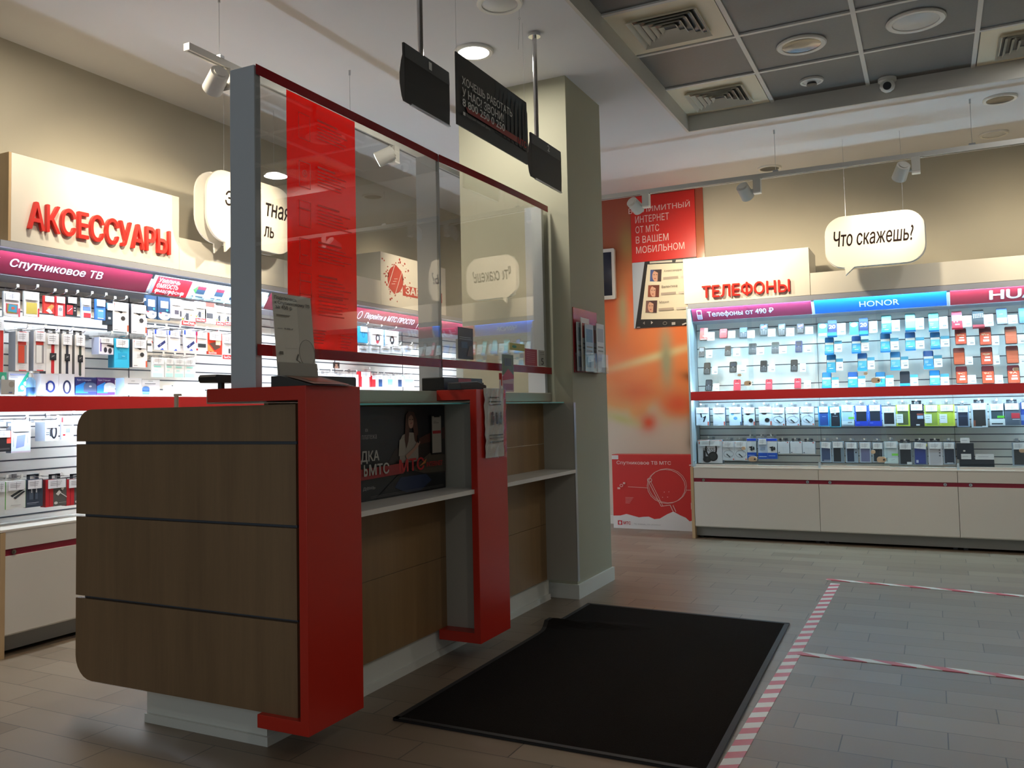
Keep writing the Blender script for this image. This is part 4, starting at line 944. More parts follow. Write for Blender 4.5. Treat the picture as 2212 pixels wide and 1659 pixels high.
# brochure rack on the column
t = thing('brochure_rack', 'red acrylic brochure rack fixed to the right face of the column', 'brochure rack', (-1.944, 5.16, 1.36), RL)
MR = mat('rack_red', '#a3202a', .25)
b = MB(); b.box(-.21, .21, -.004, 0, 0, .40, MR); b.box(-.21, .0, -.10, -.006, .385, .42, MR) if False else None
b.build('back_plate', t)
for x0, x1 in ((-.205, -.005), (.01, .205)):
    b = MB(); b.box(x0, x1, -.075, -.004, 0, .006, M_clear); b.box(x0, x1, -.077, -.073, 0, .12, M_clear); b.box(x0, x0+.003, -.075, -.004, 0, .12, M_clear); b.box(x1-.003, x1, -.075, -.004, 0, .12, M_clear); b.build('pocket', t)
random.seed(21)
for k, (x, d, c, h, lb) in enumerate(((-.13, .022, '#b9c6cf', .30, 'pale grey leaflet at the back of the left pocket in the column rack'), (-.10, .040, '#d9d7d2', .33, 'white leaflet with red print in the left pocket of the column rack'), (-.08, .058, '#9fb9cc', .29, 'pale blue leaflet at the front of the left pocket in the column rack'), (.07, .030, '#cfd3d8', .30, 'grey-white leaflet at the back of the right pocket in the column rack'), (.13, .055, '#dfe3e6', .31, 'white folded leaflet at the front of the right pocket in the column rack'))):
    b = MB(); b.box(-.07, .07, 0, .004, 0, h, C(c)); prints(b, .14, h, [('r', .1, .62, .9, .90, ('#8fa3ad', '#b9473f', '#4f86a8', '#b08f86', '#a9b4bd')[k]), ('r', .12, .5, .85, .53, '#7d7b78'), ('r', .12, .42, .8, .45, '#7d7b78'), ('r', .1, .08, .6, .3, ('#6f8ea3', '#d9c9a8', '#3f6f98', '#a04a55', '#c6ccd4')[k])])
    single(b, 'leaflet', lb, 'leaflet', (-1.944+d, 5.16+x, 1.368), RL, 'leaflets in the column rack')

# ================================================================== GOODS ON THE SHELVES
random.seed(42)
PL = -4.135                              # front of the packs hanging on the left wall
def price(t, w, h, wf=.82, x=0.0, ph=None, top=.985, tilt=0):
    pw = w*wf; ph = ph or min(.048, h*.32); b = MB(); z1 = h*top
    T = Matrix.Translation((x*w, -.004, z1-ph)) @ Matrix.Rotation(R(tilt), 4, 'Y')
    b.box(-pw/2, pw/2, -.0012, 0, 0, ph, M_price, T)
    for k in (.72, .52, .34): b.box(-pw*.38, pw*(.1+.25*k), -.0016, -.0012, ph*k, ph*(k+.05), C('#9a9698'), T)
    b.box(-pw*.02, pw*.02, -.0016, -.0012, ph*.1, ph*.9, C('#b7b3b5'), T)
    b.build('price_label', t)
def pack(wall, px, label, cat, body, pr=(), d=.012, tab='clear', pl=True, name='blister_pack', group=None, hk=True, dep=None, bev=0, side=None, ptilt=0, ph=None):
    D = dep if dep is not None else (PL if wall == 'L' else BY+.10)
    p, w, h = rect(wall, D, *px); rot = RL if wall == 'L' else RB
    t = thing(name, label, cat, p, rot, group)
    b = MB(); b.box(-w/2, w/2, 0, d, 0, h, C(body), bev=bev)
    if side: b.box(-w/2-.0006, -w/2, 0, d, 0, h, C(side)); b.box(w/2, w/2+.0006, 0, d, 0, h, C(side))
    prints(b, w, h, pr); b.build('package', t)
    if tab:
        tw = min(.034, w*.42); b = MB(); m_ = M_clear if tab == 'clear' else C(tab)
        b.box(-tw, -tw*.45, d*.4, d*.4+.001, h, h+.024, m_); b.box(tw*.45, tw, d*.4, d*.4+.001, h, h+.024, m_); b.box(-tw, tw, d*.4, d*.4+.001, h+.017, h+.026, m_); b.build('hang_tab', t)
    if pl: price(t, w, h, tilt=ptilt, ph=ph)
    if hk:
        dep_l = (LX-D) if wall == 'L' else (D-BY)
        hook(wall, p.y if wall == 'L' else p.x, p.z+h+.013, dep_l)
    return t
BUD = lambda c: [('e', .28, .66, .55, .80, c), ('p', [(.30, .70), (.50, .78), (.62, .66), (.50, .62)], c), ('e', .50, .38, .78, .54, c), ('l', .28, .47, .5, .47, '#8a8886', .012), ('l', .28, .42, .55, .42, '#8a8886', .012), ('l', .28, .37, .5, .37, '#8a8886', .012), ('r', .88, .02, .97, .24, '#e05a35'), ('r', .06, .90, .18, .96, '#e04a35'), ('r', .06, .05, .30, .07, '#7a7876')]
def q(f, x0, y0, s, ox, oy): return (ox+x0/s, oy+y0/s)
def B(s, ox, oy, x0, y0, x1, y1): return (ox+x0/s, oy+y0/s, ox+x1/s, oy+y1/s)
Z2 = lambda *a: B(7.9, 0, 590, *a)
Z3 = lambda *a: B(7.9, 240, 590, *a)
Z4 = lambda *a: B(7.9, 0, 700, *a)
Z5 = lambda *a: B(7.9, 240, 700, *a)
Z6 = lambda *a: B(5.53, 0, 860, *a)
G1 = 'packs on the top hook row of the left wall'
mc = 'memory card pack'
pack('L', Z2(60, 320, 340, 740), 'white memory card pack with teal and pink card, leftmost on the top left-wall row', mc, '#d9d7d6', [('r', .15, .12, .88, .52, '#c23a52'), ('r', .22, .14, .80, .50, '#8d8a3f'), ('p', [(.27, .20), (.80, .17), (.84, .46), (.32, .50)], '#3f8aa5'), ('e', .45, .28, .68, .40, '#b8543f'), ('r', .90, .0, 1, .35, '#c8485a')], group=G1)
pack('L', Z2(410, 320, 670, 740), 'white pack with plain mustard card, second on the top left-wall row', mc, '#dedbd2', [('r', .15, .10, .86, .56, '#b3a04a'), ('r', .90, .0, 1, .35, '#c23a40')], group=G1)
pack('L', Z2(745, 390, 930, 690), 'small red pack with orange picture beside the mustard card on top row', mc, '#c9352f', [('p', [(.3, .3), (.75, .55), (.95, .45), (.6, .05)], '#d9884a'), ('p', [(.2, .15), (.5, .3), (.85, .05), (.6, 0)], '#e0d5cf')], group=G1)
pack('L', Z2(945, 400, 1115, 735), 'red and white pack with a grey oval on the top left-wall row', mc, '#c9353a', [('r', .25, .02, .75, .55, '#dedcdc'), ('e', .3, .25, .7, .45, '#8d8a90')], group=G1)
pack('L', Z2(1140, 410, 1315, 725), 'half red half black pack on the top left-wall row', mc, '#222126', [('r', 0, .05, .58, .55, '#c9353a'), ('l', .1, .2, .5, .4, '#e4dcd8', .04), ('l', .68, .42, .85, .42, '#bdbbb8', .08), ('l', .68, .28, .85, .28, '#bdbbb8', .08)], group=G1)
pack('L', Z2(1395, 430, 1555, 775), 'blue and white pack with small red card at its foot, top left-wall row', mc, '#cfd8e8', [('r', .1, .38, .95, .58, '#5b78b4'), ('r', .2, .05, .95, .28, '#c23440')], group=G1)
pack('L', Z2(1630, 450, 1800, 800), 'bright blue memory card pack on the top left-wall row', mc, '#3f78c4', [('r', .2, .1, .8, .5, '#5a94d4'), ('r', .3, .42, .75, .47, '#dbe6f2'), ('r', .2, .06, .8, .10, '#dbe6f2')], group=G1)
pack('L', Z2(1815, 510, 1920, 880), 'narrow dark blue box squeezed between the blue pack and an earphone box', 'box', '#24303c', [('r', 0, .72, 1, 1, '#4a94c8'), ('r', .3, .25, .7, .35, '#b9c2c8')], d=.035, group=G1)
eb = 'earphone box'
pack('L', Z2(1925, 500, 2195, 1000), 'tall white box picturing black earbuds, left one of the top-row pair', eb, '#e8e6e6', BUD('#2c2623'), d=.045, name='earphone_box', side='#3b3d44')
pack('L', Z3(345, 540, 610, 1035), 'tall white box picturing black earbuds, right one of the top-row pair', eb, '#e8e6e6', BUD('#2c2a2c'), d=.045, name='earphone_box', side='#3b3d44')
for k, (a, lb) in enumerate((((590, 380, 775, 775), 'navy and white memory card pack with rounded foot, nearer the earphone boxes'), ((800, 410, 1005, 800), 'navy and white memory card pack with rounded foot, farther from the earphone boxes'))):
    t = pack('L', Z3(*a), lb, mc, '#24405f', [('r', .22, .52, .85, .82, '#e4e6ea'), ('e', .05, 0, .98, .34, '#e6e6ea'), ('r', .05, .14, .98, .30, '#e6e6ea'), ('r', .55, .16, .80, .25, '#7b7f88'), ('r', .1, .26, .3, .31, '#c23440'), ('e', .65, .38, .82, .48, '#3a9ad0')], pl=False)
pack('L', Z3(1020, 440, 1200, 770), 'white pack with a dark cable adapter beside the rounded memory packs', 'adapter pack', '#e0dfe6', [('r', .35, .2, .75, .42, '#4a4650'), ('r', .85, .1, 1, .4, '#3a3840')])
SD = [('r', 0, 0, 1, .17, '#d8282a'), ('t', .08, .035, .92, .14, '#f2e6e6', 'SanDisk', .03), ('r', .28, .22, .50, .50, '#3c4048'), ('l', .1, .2, .35, .5, '#4a4e56', .05), ('e', .0, .2, .12, .3, '#a9cc3e'), ('r', .6, .4, .7, .45, '#d88a4a')]
pack('L', Z3(1205, 480, 1440, 890), 'white flash drive pack with red foot, tallest on the top left-wall row', 'flash drive pack', '#e8e8ea', SD, name='flash_drive_pack')
pack('L', Z3(1440, 490, 1620, 830), 'white flash drive pack with red foot right of the tallest one', 'flash drive pack', '#e6e6e8', SD, name='flash_drive_pack')
pack('L', Z3(1600, 510, 1780, 860), 'white pack with red top flap and dark adapter, top row', 'adapter pack', '#e8e7e6', [('r', .0, .80, .9, 1, '#d85048'), ('r', .15, .25, .75, .50, '#4a4b50')], pl=False)
pack('L', Z3(1790, 560, 1930, 890), 'narrow white flash drive pack with red foot, left of the last one', 'flash drive pack', '#e6e6e8', SD, name='flash_drive_pack')
pack('L', Z3(1940, 590, 2080, 890), 'narrow white flash drive pack with red foot touching the grey post', 'flash drive pack', '#e6e6e8', SD, name='flash_drive_pack')
# second row
st_ = 'watch strap box'
pack('L', (-14, 690, 8, 805), 'white strap box with a full-length red strap at the left edge', st_, '#dcd8d2', [('r', .62, .0, .95, .82, '#c9352f')], d=.03, name='strap_box', ph=.05)
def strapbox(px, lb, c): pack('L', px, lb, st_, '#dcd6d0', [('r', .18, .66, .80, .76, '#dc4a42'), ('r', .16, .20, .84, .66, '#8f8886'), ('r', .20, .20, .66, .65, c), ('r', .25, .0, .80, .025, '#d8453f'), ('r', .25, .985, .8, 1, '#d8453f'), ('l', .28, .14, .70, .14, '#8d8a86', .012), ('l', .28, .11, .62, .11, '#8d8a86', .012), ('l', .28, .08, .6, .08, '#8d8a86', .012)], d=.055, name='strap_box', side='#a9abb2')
strapbox(Z4(265, 130, 490, 800), 'white window box holding an orange-red watch strap, second row', '#c9482f')
strapbox(Z4(575, 130, 780, 800), 'white window box holding a white watch strap, second row', '#ddd8d0')
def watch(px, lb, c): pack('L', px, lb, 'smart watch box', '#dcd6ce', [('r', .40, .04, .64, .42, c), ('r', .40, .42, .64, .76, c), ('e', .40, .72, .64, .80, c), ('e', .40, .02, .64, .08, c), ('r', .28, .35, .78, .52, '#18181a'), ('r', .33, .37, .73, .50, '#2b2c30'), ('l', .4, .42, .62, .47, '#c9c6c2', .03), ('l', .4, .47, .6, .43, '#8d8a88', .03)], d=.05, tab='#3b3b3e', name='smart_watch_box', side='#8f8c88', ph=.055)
watch(Z4(785, 160, 1005, 860), 'long white watch box picturing a black watch with red strap', '#b3262c')
watch(Z4(1050, 170, 1230, 880), 'long white watch box picturing a black watch with navy strap', '#33343e')
watch(Z4(1275, 190, 1450, 900), 'long white watch box picturing a black watch with dark green strap', '#3a423a')
pack('L', Z4(1690, 230, 1935, 515), 'squarish white box with purple lettering and black earbuds, second row', eb, '#e6e4ee', [('r', .0, .88, 1, 1, '#e6e4ee'), ('l', .12, .15, .12, .9, '#6a4fa0', .08), ('e', .32, .1, .55, .42, '#2d2a33'), ('e', .62, .06, .88, .38, '#2d2a33'), ('p', [(.5, .52), (1, .40), (1, .56), (.6, .58)], '#1e1c22')], d=.06, name='earphone_box', side='#b9c2dc')
pack('L', Z4(1950, 250, 2205, 745), 'tall cyan box with embossed earbud case, second row', eb, '#35b4dc', [('r', .25, .30, .85, .50, '#2b9ec8'), ('e', .2, .60, .36, .70, '#2b9ec8'), ('e', .4, .54, .56, .62, '#2b9ec8'), ('r', .5, .39, .7, .41, '#9fdcee')], d=.05, name='earphone_box', side='#2686a6')
pack('L', Z5(365, 265, 615, 740), 'tall white earbud box hanging right of the cyan box', eb, '#e8e6e6', BUD('#2c2a2c'), d=.045, name='earphone_box', side='#3b3d44')
fd = 'flash drive pack'
pack('L', Z5(605, 105, 705, 470), 'narrow purple-topped pack with grey card reader beside the third earbud box', 'adapter pack', '#e0e0e2', [('r', 0, .75, 1, 1, '#4a3f9a'), ('r', .1, .28, .8, .38, '#4a4c52'), ('p', [(.8, .5), (1, .5), (1, .38)], '#d8503a')])
STK = lambda c: [('r', 0, .78, 1, 1, '#2f52c8'), ('p', [(.2, .20), (.32, .10), (.88, .38), (.80, .50)], c), ('l', .42, .22, .50, .30, '#c9d0e0', .03), ('p', [(.4, 0), (.72, 0), (.62, .10)], '#3a5ccc')]
pack('L', Z5(745, 100, 955, 440), 'white and blue pack with navy flash drive, left of three blue-topped packs', fd, '#e6e8f0', STK('#27306a'), name='flash_drive_pack')
pack('L', Z5(985, 120, 1180, 455), 'white and blue pack with pale flash drive, middle of three blue-topped packs', fd, '#e6e8f0', STK('#d0d4e4'), name='flash_drive_pack')
pack('L', Z5(1245, 110, 1450, 455), 'white and blue pack with navy flash drive, right of three blue-topped packs', fd, '#e6e8f0', STK('#27306a'), name='flash_drive_pack')
pack('L', Z5(1450, 140, 1645, 455), 'red-edged pack with a black flash drive, second row', fd, '#e2e0e2', [('r', 0, .8, .2, 1, '#c8284a'), ('r', .0, .4, .08, .8, '#b8283a'), ('r', .15, .18, .85, .38, '#2d3036'), ('r', 0, .0, .15, .1, '#b8282a')], name='flash_drive_pack')
pack('L', Z5(1650, 155, 1890, 520), 'orange-red flash drive pack with brown picture, second row', fd, '#dc3a26', [('p', [(.0, .15), (0, .5), (.5, .1)], '#e08a4a'), ('p', [(.1, .5), (.6, .6), (.9, .35), (.5, .2)], '#5a3a30'), ('t', .05, .03, .62, .12, '#f4ddd6', 'SanDisk', .03), ('r', .55, .45, .9, .8, '#e8d6b8')], name='flash_drive_pack')
pack('L', Z5(1905, 200, 2080, 600), 'white flash drive pack with red foot lowest beside the grey post', fd, '#e8e8ea', [('r', 0, 0, 1, .18, '#d8282a'), ('t', .1, .04, .92, .14, '#f2e6e6', 'SanDisk', .03), ('r', .55, .25, .72, .45, '#3c4048'), ('l', .2, .62, .7, .62, '#a9a7a6', .02), ('l', .2, .55, .6, .55, '#a9a7a6', .02)], name='flash_drive_pack')
for k, (a, lb) in enumerate((((700, 570, 900, 905), 'first'), ((925, 580, 1065, 905), 'second'), ((1080, 590, 1245, 910), 'third'), ((1255, 600, 1440, 910), 'fourth'))):
    pack('L', Z5(*a), f'white pack with pale aqua print, {lb} of four on the left wall', 'adapter pack', '#e9ecec', [('r', .05, 0, .9, .20, '#bfe6e4'), ('r', .15, .5, .75, .58, '#9fe0dc'), ('r', .2, .32, .5, .38, '#bfe6e4')])
# boxes standing on the red-edged shelf
def box_on(px, lb, cat, body, pr, d=.07, name='product_box', side=None, dep=LX-.03): return pack('L', (px[0], px[1], px[2], 853), lb, cat, body, pr, d, None, False, name, None, False, dep, 0, side)
box_on(Z4(-40, 820, 110, 1190), 'teal and white mask box cut by the left edge', 'mask box', '#dfe6e4', [('r', 0, .5, 1, 1, '#3f9c7a'), ('e', .4, .6, .8, .85, '#cfe0da')], dep=LX-.06)
box_on(Z4(145, 820, 525, 1190), 'white mask box with a slanted teal band of white dots', 'mask box', '#e2e6ec', [('p', [(.42, .12), (.66, .14), (1, .72), (1, 1), (.84, 1), (.42, .35)], '#35bfa6'), ('e', .52, .22, .72, .42, '#e8efee'), ('e', .66, .40, .86, .60, '#e8efee'), ('e', .78, .58, .97, .78, '#e8efee'), ('r', .05, .86, .75, .92, '#9aa6d4'), ('r', .07, .74, .4, .77, '#a6aac4')], dep=LX-.06)
box_on(Z4(20, 950, 255, 1190), 'small silvery box standing before the mask boxes', 'box', '#d4d8da', [('e', .55, .5, .95, .9, '#b9b4b0'), ('r', .55, .12, .8, .2, '#7b93c8')], d=.05, dep=LX-.004)
p = onX(72, 853, LX-.03); t = thing('spray_bottle', 'slim spray bottle with dark blue label on the red-edged shelf', 'spray bottle', (LX-.05, p.y, 1.252))
b = MB(); b.lathe([(.0, 0), (.021, 0), (.022, .004), (.022, .085), (.012, .10), (.011, .105)], mat('spray_blue', '#7fb0dc', .2), seg=18); b.build('bottle', t, smooth=True); b = MB(); b.lathe([(.0222, .004), (.0226, .006), (.0226, .05), (.0222, .052)], C('#1f4570'), seg=18); b.build('bottle_label', t, smooth=True); b = MB(); b.lathe([(.0115, .10), (.0115, .118), (.008, .12), (.008, .135), (0, .136)], M_w, seg=14); b.box(.0, .02, -.005, .005, .123, .133, M_w); b.build('spray_nozzle', t)
box_on(Z4(620, 845, 710, 1130), 'narrow bright blue box behind the wristband boxes', 'box', '#3a86d8', [('r', 0, 0, 1, .7, '#6fb4ea')], d=.03, dep=LX-.09)
WB = [('o', .28, .10, .80, .68, '#2a3f96', .10), ('r', .28, .22, .40, .56, '#27357a')]
box_on(Z4(695, 850, 1000, 1190), 'white box picturing an open blue fitness band, left of the pair', 'fitness band box', '#e8eaf0', WB, name='fitness_band_box')
box_on(Z4(1005, 850, 1270, 1190), 'white box picturing a closed blue fitness band, right of the pair', 'fitness band box', '#e8eaf0', [('o', .25, .03, .78, .70, '#2a3560', .11)], name='fitness_band_box')
def spk(px, lb, c, c2): box_on(px, lb, 'speaker box', c, [('p', [(0, .1), (.6, .1), (.45, .75), (0, .5)], '#2f86d8'), ('e', .38, .24, 1.0, .72, c2), ('r', .38, .16, 1, .48, c2), ('e', .38, .30, 1.0, .72, c2), ('t', .06, .78, .72, .90, '#c9cbe0', 'Бум Станция', .01), ('e', .62, .44, .76, .54, '#e2e6ee')], name='speaker_box')
spk(Z4(1290, 910, 1645, 1190), 'dark blue box picturing a grey round speaker', '#2b3474', '#56688c')
spk(Z4(1655, 915, 1960, 1190), 'purple-topped blue box picturing a white round speaker', '#4a2f70', '#cfdde6')
box_on(Z5(225, 920, 520, 1200), 'white speaker box with two grey lines left of the blue cylinder', 'speaker box', '#e8eaee', [('l', .4, .82, .6, .82, '#8f9298', .02), ('l', .2, .66, .85, .66, '#7d8088', .03)], side='#9fbcdc', name='speaker_box')
box_on(Z5(525, 950, 830, 1200), 'white speaker box picturing a blue cylinder', 'speaker box', '#e8eaee', [('r', .02, 0, .42, .42, '#3f78c8'), ('e', .02, .28, .42, .56, '#5a8cd4'), ('r', .02, .12, .42, .22, '#6fb8ea'), ('l', .35, .90, .6, .90, '#8f9298', .02), ('l', .15, .74, .75, .74, '#7d8088', .03)], name='speaker_box')
box_on(Z5(1030, 1050, 1600, 1215), 'low white box with pale aqua corner at the right end of shelf', 'box', '#e9eeee', [('p', [(0, 0), (.14, 0), (.1, .5), (.03, .6)], '#c4dee0'), ('e', .0, .9, .04, 1, '#5a6066')])
# lower section of the left wall
cb = 'cable box'
pack('L', Z6(-60, 385, 135, 640), 'black speaker box with red column at its right side, lower left', 'speaker box', '#1c1a1c', [('r', .72, .38, .98, .95, '#d8503f'), ('l', .2, .15, .9, .15, '#a9a5a3', .01), ('l', .3, .10, .9, .10, '#a9a5a3', .01)], d=.05)
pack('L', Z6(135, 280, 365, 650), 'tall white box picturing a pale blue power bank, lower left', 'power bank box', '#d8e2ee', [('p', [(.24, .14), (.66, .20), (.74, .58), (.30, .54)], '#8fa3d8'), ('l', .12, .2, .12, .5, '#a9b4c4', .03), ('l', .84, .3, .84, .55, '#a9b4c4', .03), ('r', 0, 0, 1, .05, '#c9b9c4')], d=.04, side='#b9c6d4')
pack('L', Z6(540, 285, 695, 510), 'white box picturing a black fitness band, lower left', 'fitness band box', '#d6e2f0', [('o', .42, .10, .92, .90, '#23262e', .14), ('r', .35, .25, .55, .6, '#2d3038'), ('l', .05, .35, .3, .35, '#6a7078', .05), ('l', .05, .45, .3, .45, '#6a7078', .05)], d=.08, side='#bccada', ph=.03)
pack('L', Z6(735, 230, 880, 490), 'white memory card pack with red top beside the wooden counter end', mc, '#d6dce6', [('r', 0, .78, 1, 1, '#c9404a'), ('r', .35, .3, .7, .5, '#8d98a8'), ('r', .1, .16, .3, .24, '#c93a40')])
pack('L', Z6(-40, 1000, 60, 1390), 'white carton with faint print cut by the left edge, lowest row', cb, '#d9d9d4', [], d=.04)
pack('L', Z6(70, 990, 305, 1320), 'white cable box with green left side, lowest row', cb, '#dcdcd6', [('p', [(.22, .48), (.32, .42), (.98, .68), (.85, .72)], '#33363a'), ('p', [(.38, .40), (.48, .34), (1, .60), (.9, .62)], '#3a3d42'), ('r', .25, .12, .75, .14, '#b9bab5')], d=.04, side='#5fd04a')
pack('L', Z6(310, 970, 510, 1300), 'dark slate charger box picturing a plug, lowest row', 'charger box', '#323a48', [('r', .2, .28, .42, .60, '#4a5462'), ('r', .55, .28, .7, .60, '#4a5462'), ('r', .30, .52, .36, .66, '#c9ccd0'), ('r', .58, .52, .64, .66, '#c9ccd0'), ('l', .05, .16, .75, .16, '#c9ccd4', .015), ('l', .05, .11, .6, .11, '#aab0b9', .01)], d=.035, side='#272e3a', tab='#272b34')
CAB = [('r', 0, 0, .35, 1, '#b3242c'), ('l', .17, .02, .17, .98, '#6e1a20', .015), ('p', [(.47, .45), (.62, .58), (.72, .50), (.58, .38)], '#cfcac4'), ('l', .68, .48, .98, .30, '#cfcac4', .03), ('p', [(.70, .62), (.78, .70), (.86, .64), (.78, .56)], '#cfcac4'), ('e', .38, .07, .55, .17, '#c9c5c0'), ('l', .6, .12, .95, .12, '#b9b5b0', .01)]
pack('L', Z6(545, 965, 800, 1290), 'grey cable box with wide red spine, left of two on the lowest row', cb, '#57524e', CAB, d=.04, tab='#26262a', side='#8a1c24')
pack('L', Z6(795, 960, 1050, 1272), 'grey cable box with wide red spine, right of two beside the counter', cb, '#57524e', CAB, d=.04, tab='#26262a', side='#8a1c24')
# goods seen through the screen
Z7 = lambda *a: B(3.77, 760, 440, *a)
Z8 = lambda *a: B(3.77, 480, 440, *a)
pack('L', Z7(62, 1000, 128, 1132), 'cyan pack seen through the screen right of the red film', 'fitness band box', '#2fa6d4', [('o', .3, .3, .7, .75, '#1d7fb0', .1)], d=.04)
pack('L', Z7(158, 1020, 258, 1152), 'white box picturing a red and black band, seen through the screen', 'fitness band box', '#e6eaee', [('o', .35, .18, .7, .68, '#2b2a30', .09), ('e', .38, .1, .66, .3, '#c23a4a')], d=.05)
pack('L', Z7(270, 1035, 380, 1165), 'white box picturing a black band, seen through the screen', 'fitness band box', '#e6eaee', [('o', .35, .15, .68, .70, '#23242a', .1)], d=.05, side='#8fc4e4')
for k, x in enumerate((60, 150, 240, 330, 420)):
    pack('L', Z7(x, 1160, x+72, 1215), ('first', 'second', 'third', 'fourth', 'fifth')[k]+' from left of the small white packs just above the lower red band', 'pack', '#e2e6ea', [('r', .2, .2, .8, .4, '#a9b4c4')], d=.02)
LOWER = [((1005, 1390, 1110, 1490), 'white box with purple ring print below the red band', 'phone case', '#e6e4ee', [('o', .15, .3, .7, .75, '#5a4a9a', .06)]), ((1120, 1368, 1212, 1492), 'wide red case pack with white window below the red band', 'phone case', '#d0222c', [('r', .18, .0, .85, .70, '#e4dce4'), ('r', .3, .88, .7, .93, '#8a1820')]), ((1216, 1400, 1248, 1492), 'slim red case pack below the red band', 'phone case', '#c8262e', []), ((1252, 1400, 1312, 1490), 'white and navy case pack right of the red ones below the band', 'phone case', '#dfe6f0', [('r', .35, 0, .85, .75, '#274a78')]), ((1322, 1400, 1408, 1490), 'white and pale teal case pack below the red band', 'phone case', '#e4eef0', [('r', .3, .15, .75, .7, '#8fd0d4')]), ((1412, 1405, 1478, 1490), 'white and navy case pack, second from the grey middle post', 'phone case', '#dfe6ee', [('r', .3, 0, .75, .75, '#2d4a74')]), ((1482, 1400, 1562, 1492), 'pale blue case pack touching the grey middle post', 'phone case', '#cfe4f0', [('r', .1, .1, .9, .7, '#b9d8ea')]),
         ((700, 1380, 790, 1432), 'pink and white pack nearest the leaflet holder below the red band', 'pack', '#e6d0d6', [('r', .0, .0, .12, .9, '#c8404a'), ('r', .2, .3, .8, .36, '#b98f98')]), ((795, 1385, 900, 1440), 'white pack with pink lines below the red band', 'pack', '#e8e0e2', [('r', .15, .3, .85, .38, '#c9a0a8')]), ((905, 1385, 1000, 1436), 'cream pack with grey lines below the red band', 'pack', '#e4e0dc', [('r', .2, .3, .8, .36, '#a9a19a')])]
for a, lb, ct_, bd, pr in LOWER: pack('L', Z8(*a), lb, ct_, bd, pr, d=.03, name='phone_case_pack' if ct_ == 'phone case' else 'blister_pack')
b = MB(); p, w, h = rect('L', PL, *Z8(905, 1292, 955, 1340)); prints(b, w, h, [('r', 0, 0, 1, 1, '#2a2322'), ('e', .3, .3, .7, .9, '#b98a72'), ('r', .2, 0, .8, .35, '#b98a72'), ('p', [(.25, .9), (.5, 1), (.75, .9), (.7, .7), (.3, .7)], '#3a241c')]); b.box(-w/2, w/2, 0, .003, 0, h, C('#2a2322'))
single(b, 'photo_card', 'small photo card of a face on the far wall below the red band', 'photo card', p, RL)

# ------------------------------------------------------------------ phones on the back wall
TL = R(-20)
def phone(px, kind, lb, c='#24252b', c2='#3a4656', group=None, x=None):
    p, w, h = rect('B', BY+.135, *px); h = h/math.cos(TL); th = .013
    t = thing('mobile_phone' if kind in 'kb' else 'smartphone', lb, 'phone', p, 0, group, TL)
    b = MB(); b.rbox(-w/2, w/2, 0, th, 0, h, w*.14, C(c)); b.build('body', t)
    if kind == 'k':
        b = MB(); b.rbox(-w*.38, w*.38, -.001, 0, h*.55, h*.92, .003, C(c2)); 
        if x: b.box(-w*.30, w*.02, -.0015, -.001, h*.62, h*.80, C(x[0])); b.box(w*.04, w*.32, -.0015, -.001, h*.70, h*.88, C(x[1]))
        b.build('screen', t)
        b = MB()
        for i in range(3):
            for j in range(4): b.box(w*(-.36+.26*i), w*(-.36+.26*i+.20), -.0015, 0, h*(.08+.095*j), h*(.08+.095*j+.06), C('#6b7076'))
        b.ell(0, h*.49, w*.13, h*.035, -.0015, 0, C('#8d9196'), 12); b.build('keypad', t)
    elif kind == 'b':
        b = MB(); b.ell(0, h*.88, w*.08, w*.08, -.001, 0, C('#2a2226'), 12); b.box(-w*.3, w*.3, -.0012, 0, h*.62, h*.66, C('#e3c0c0')); b.build('camera_lens', t)
    else:
        b = MB(); b.rbox(-w*.46, w*.46, -.001, 0, h*.03, h*.97, w*.08, C(c2))
        if x: prints(b, w*.92, h, x, -.001)
        b.build('screen', t)
    return t
def stand(px, cpx, lb, tray='clear', card='#e4e2e2', cap=None, group=None):
    """clear bracket on the slat panel with a small tray for the phone and a price card beside it"""
    p, w, h = rect('B', BY+.135, *px); h = h/math.cos(TL)
    t = thing('phone_stand', lb, 'phone stand', p, 0, group)
    m_ = M_clear if tray == 'clear' else C(tray)
    T = Matrix.Rotation(TL, 4, 'X')
    b = MB(); b.box(-w/2, w/2, .0135, .0155, -.004, h*.8, m_, T); b.box(-w/2, w/2, -.014, .0155, -.008, -.002, m_, T); b.box(-w/2, w/2, -.016, -.013, -.008, .012, m_, T); b.build('tray', t)
    b = MB(); b.box(-.012, .012, .03, .147, -.006+h*.28, -.002+h*.28, M_clear); b.build('bracket', t)
    if cpx:
        p2, w2, h2 = rect('B', BY+.135, *cpx); dx, dz = p2.x-p.x, p2.z-p.z
        b = MB(); T2 = Matrix.Translation((dx, 0, dz)) @ Matrix.Rotation(R(-15), 4, 'X'); b.box(-w2/2, w2/2, .0, .0012, 0, h2/math.cos(R(15)), C(card), T2)
        if cap: b.box(-w2/2, w2/2, -.0006, .0, h2*.75, h2*1.03, C(cap), T2)
        b.box(-w2*.3, w2*.3, -.0006, .0, h2*.45, h2*.49, C('#a9a7aa'), T2); b.box(-w2*.1, w2*.35, -.0006, .0, h2*.2, h2*.32, C('#8d8b90'), T2); b.build('price_card', t)
    return t
ORD = ('first', 'second', 'third', 'fourth', 'fifth', 'sixth')
ROW = ('top', 'second', 'third', 'bottom')
K1 = lambda *a: B(7.373, 1480, 640, *a)
K2 = lambda *a: B(6.703, 1740, 640, *a)
K3 = lambda *a: B(7.214, 2020, 620, *a)
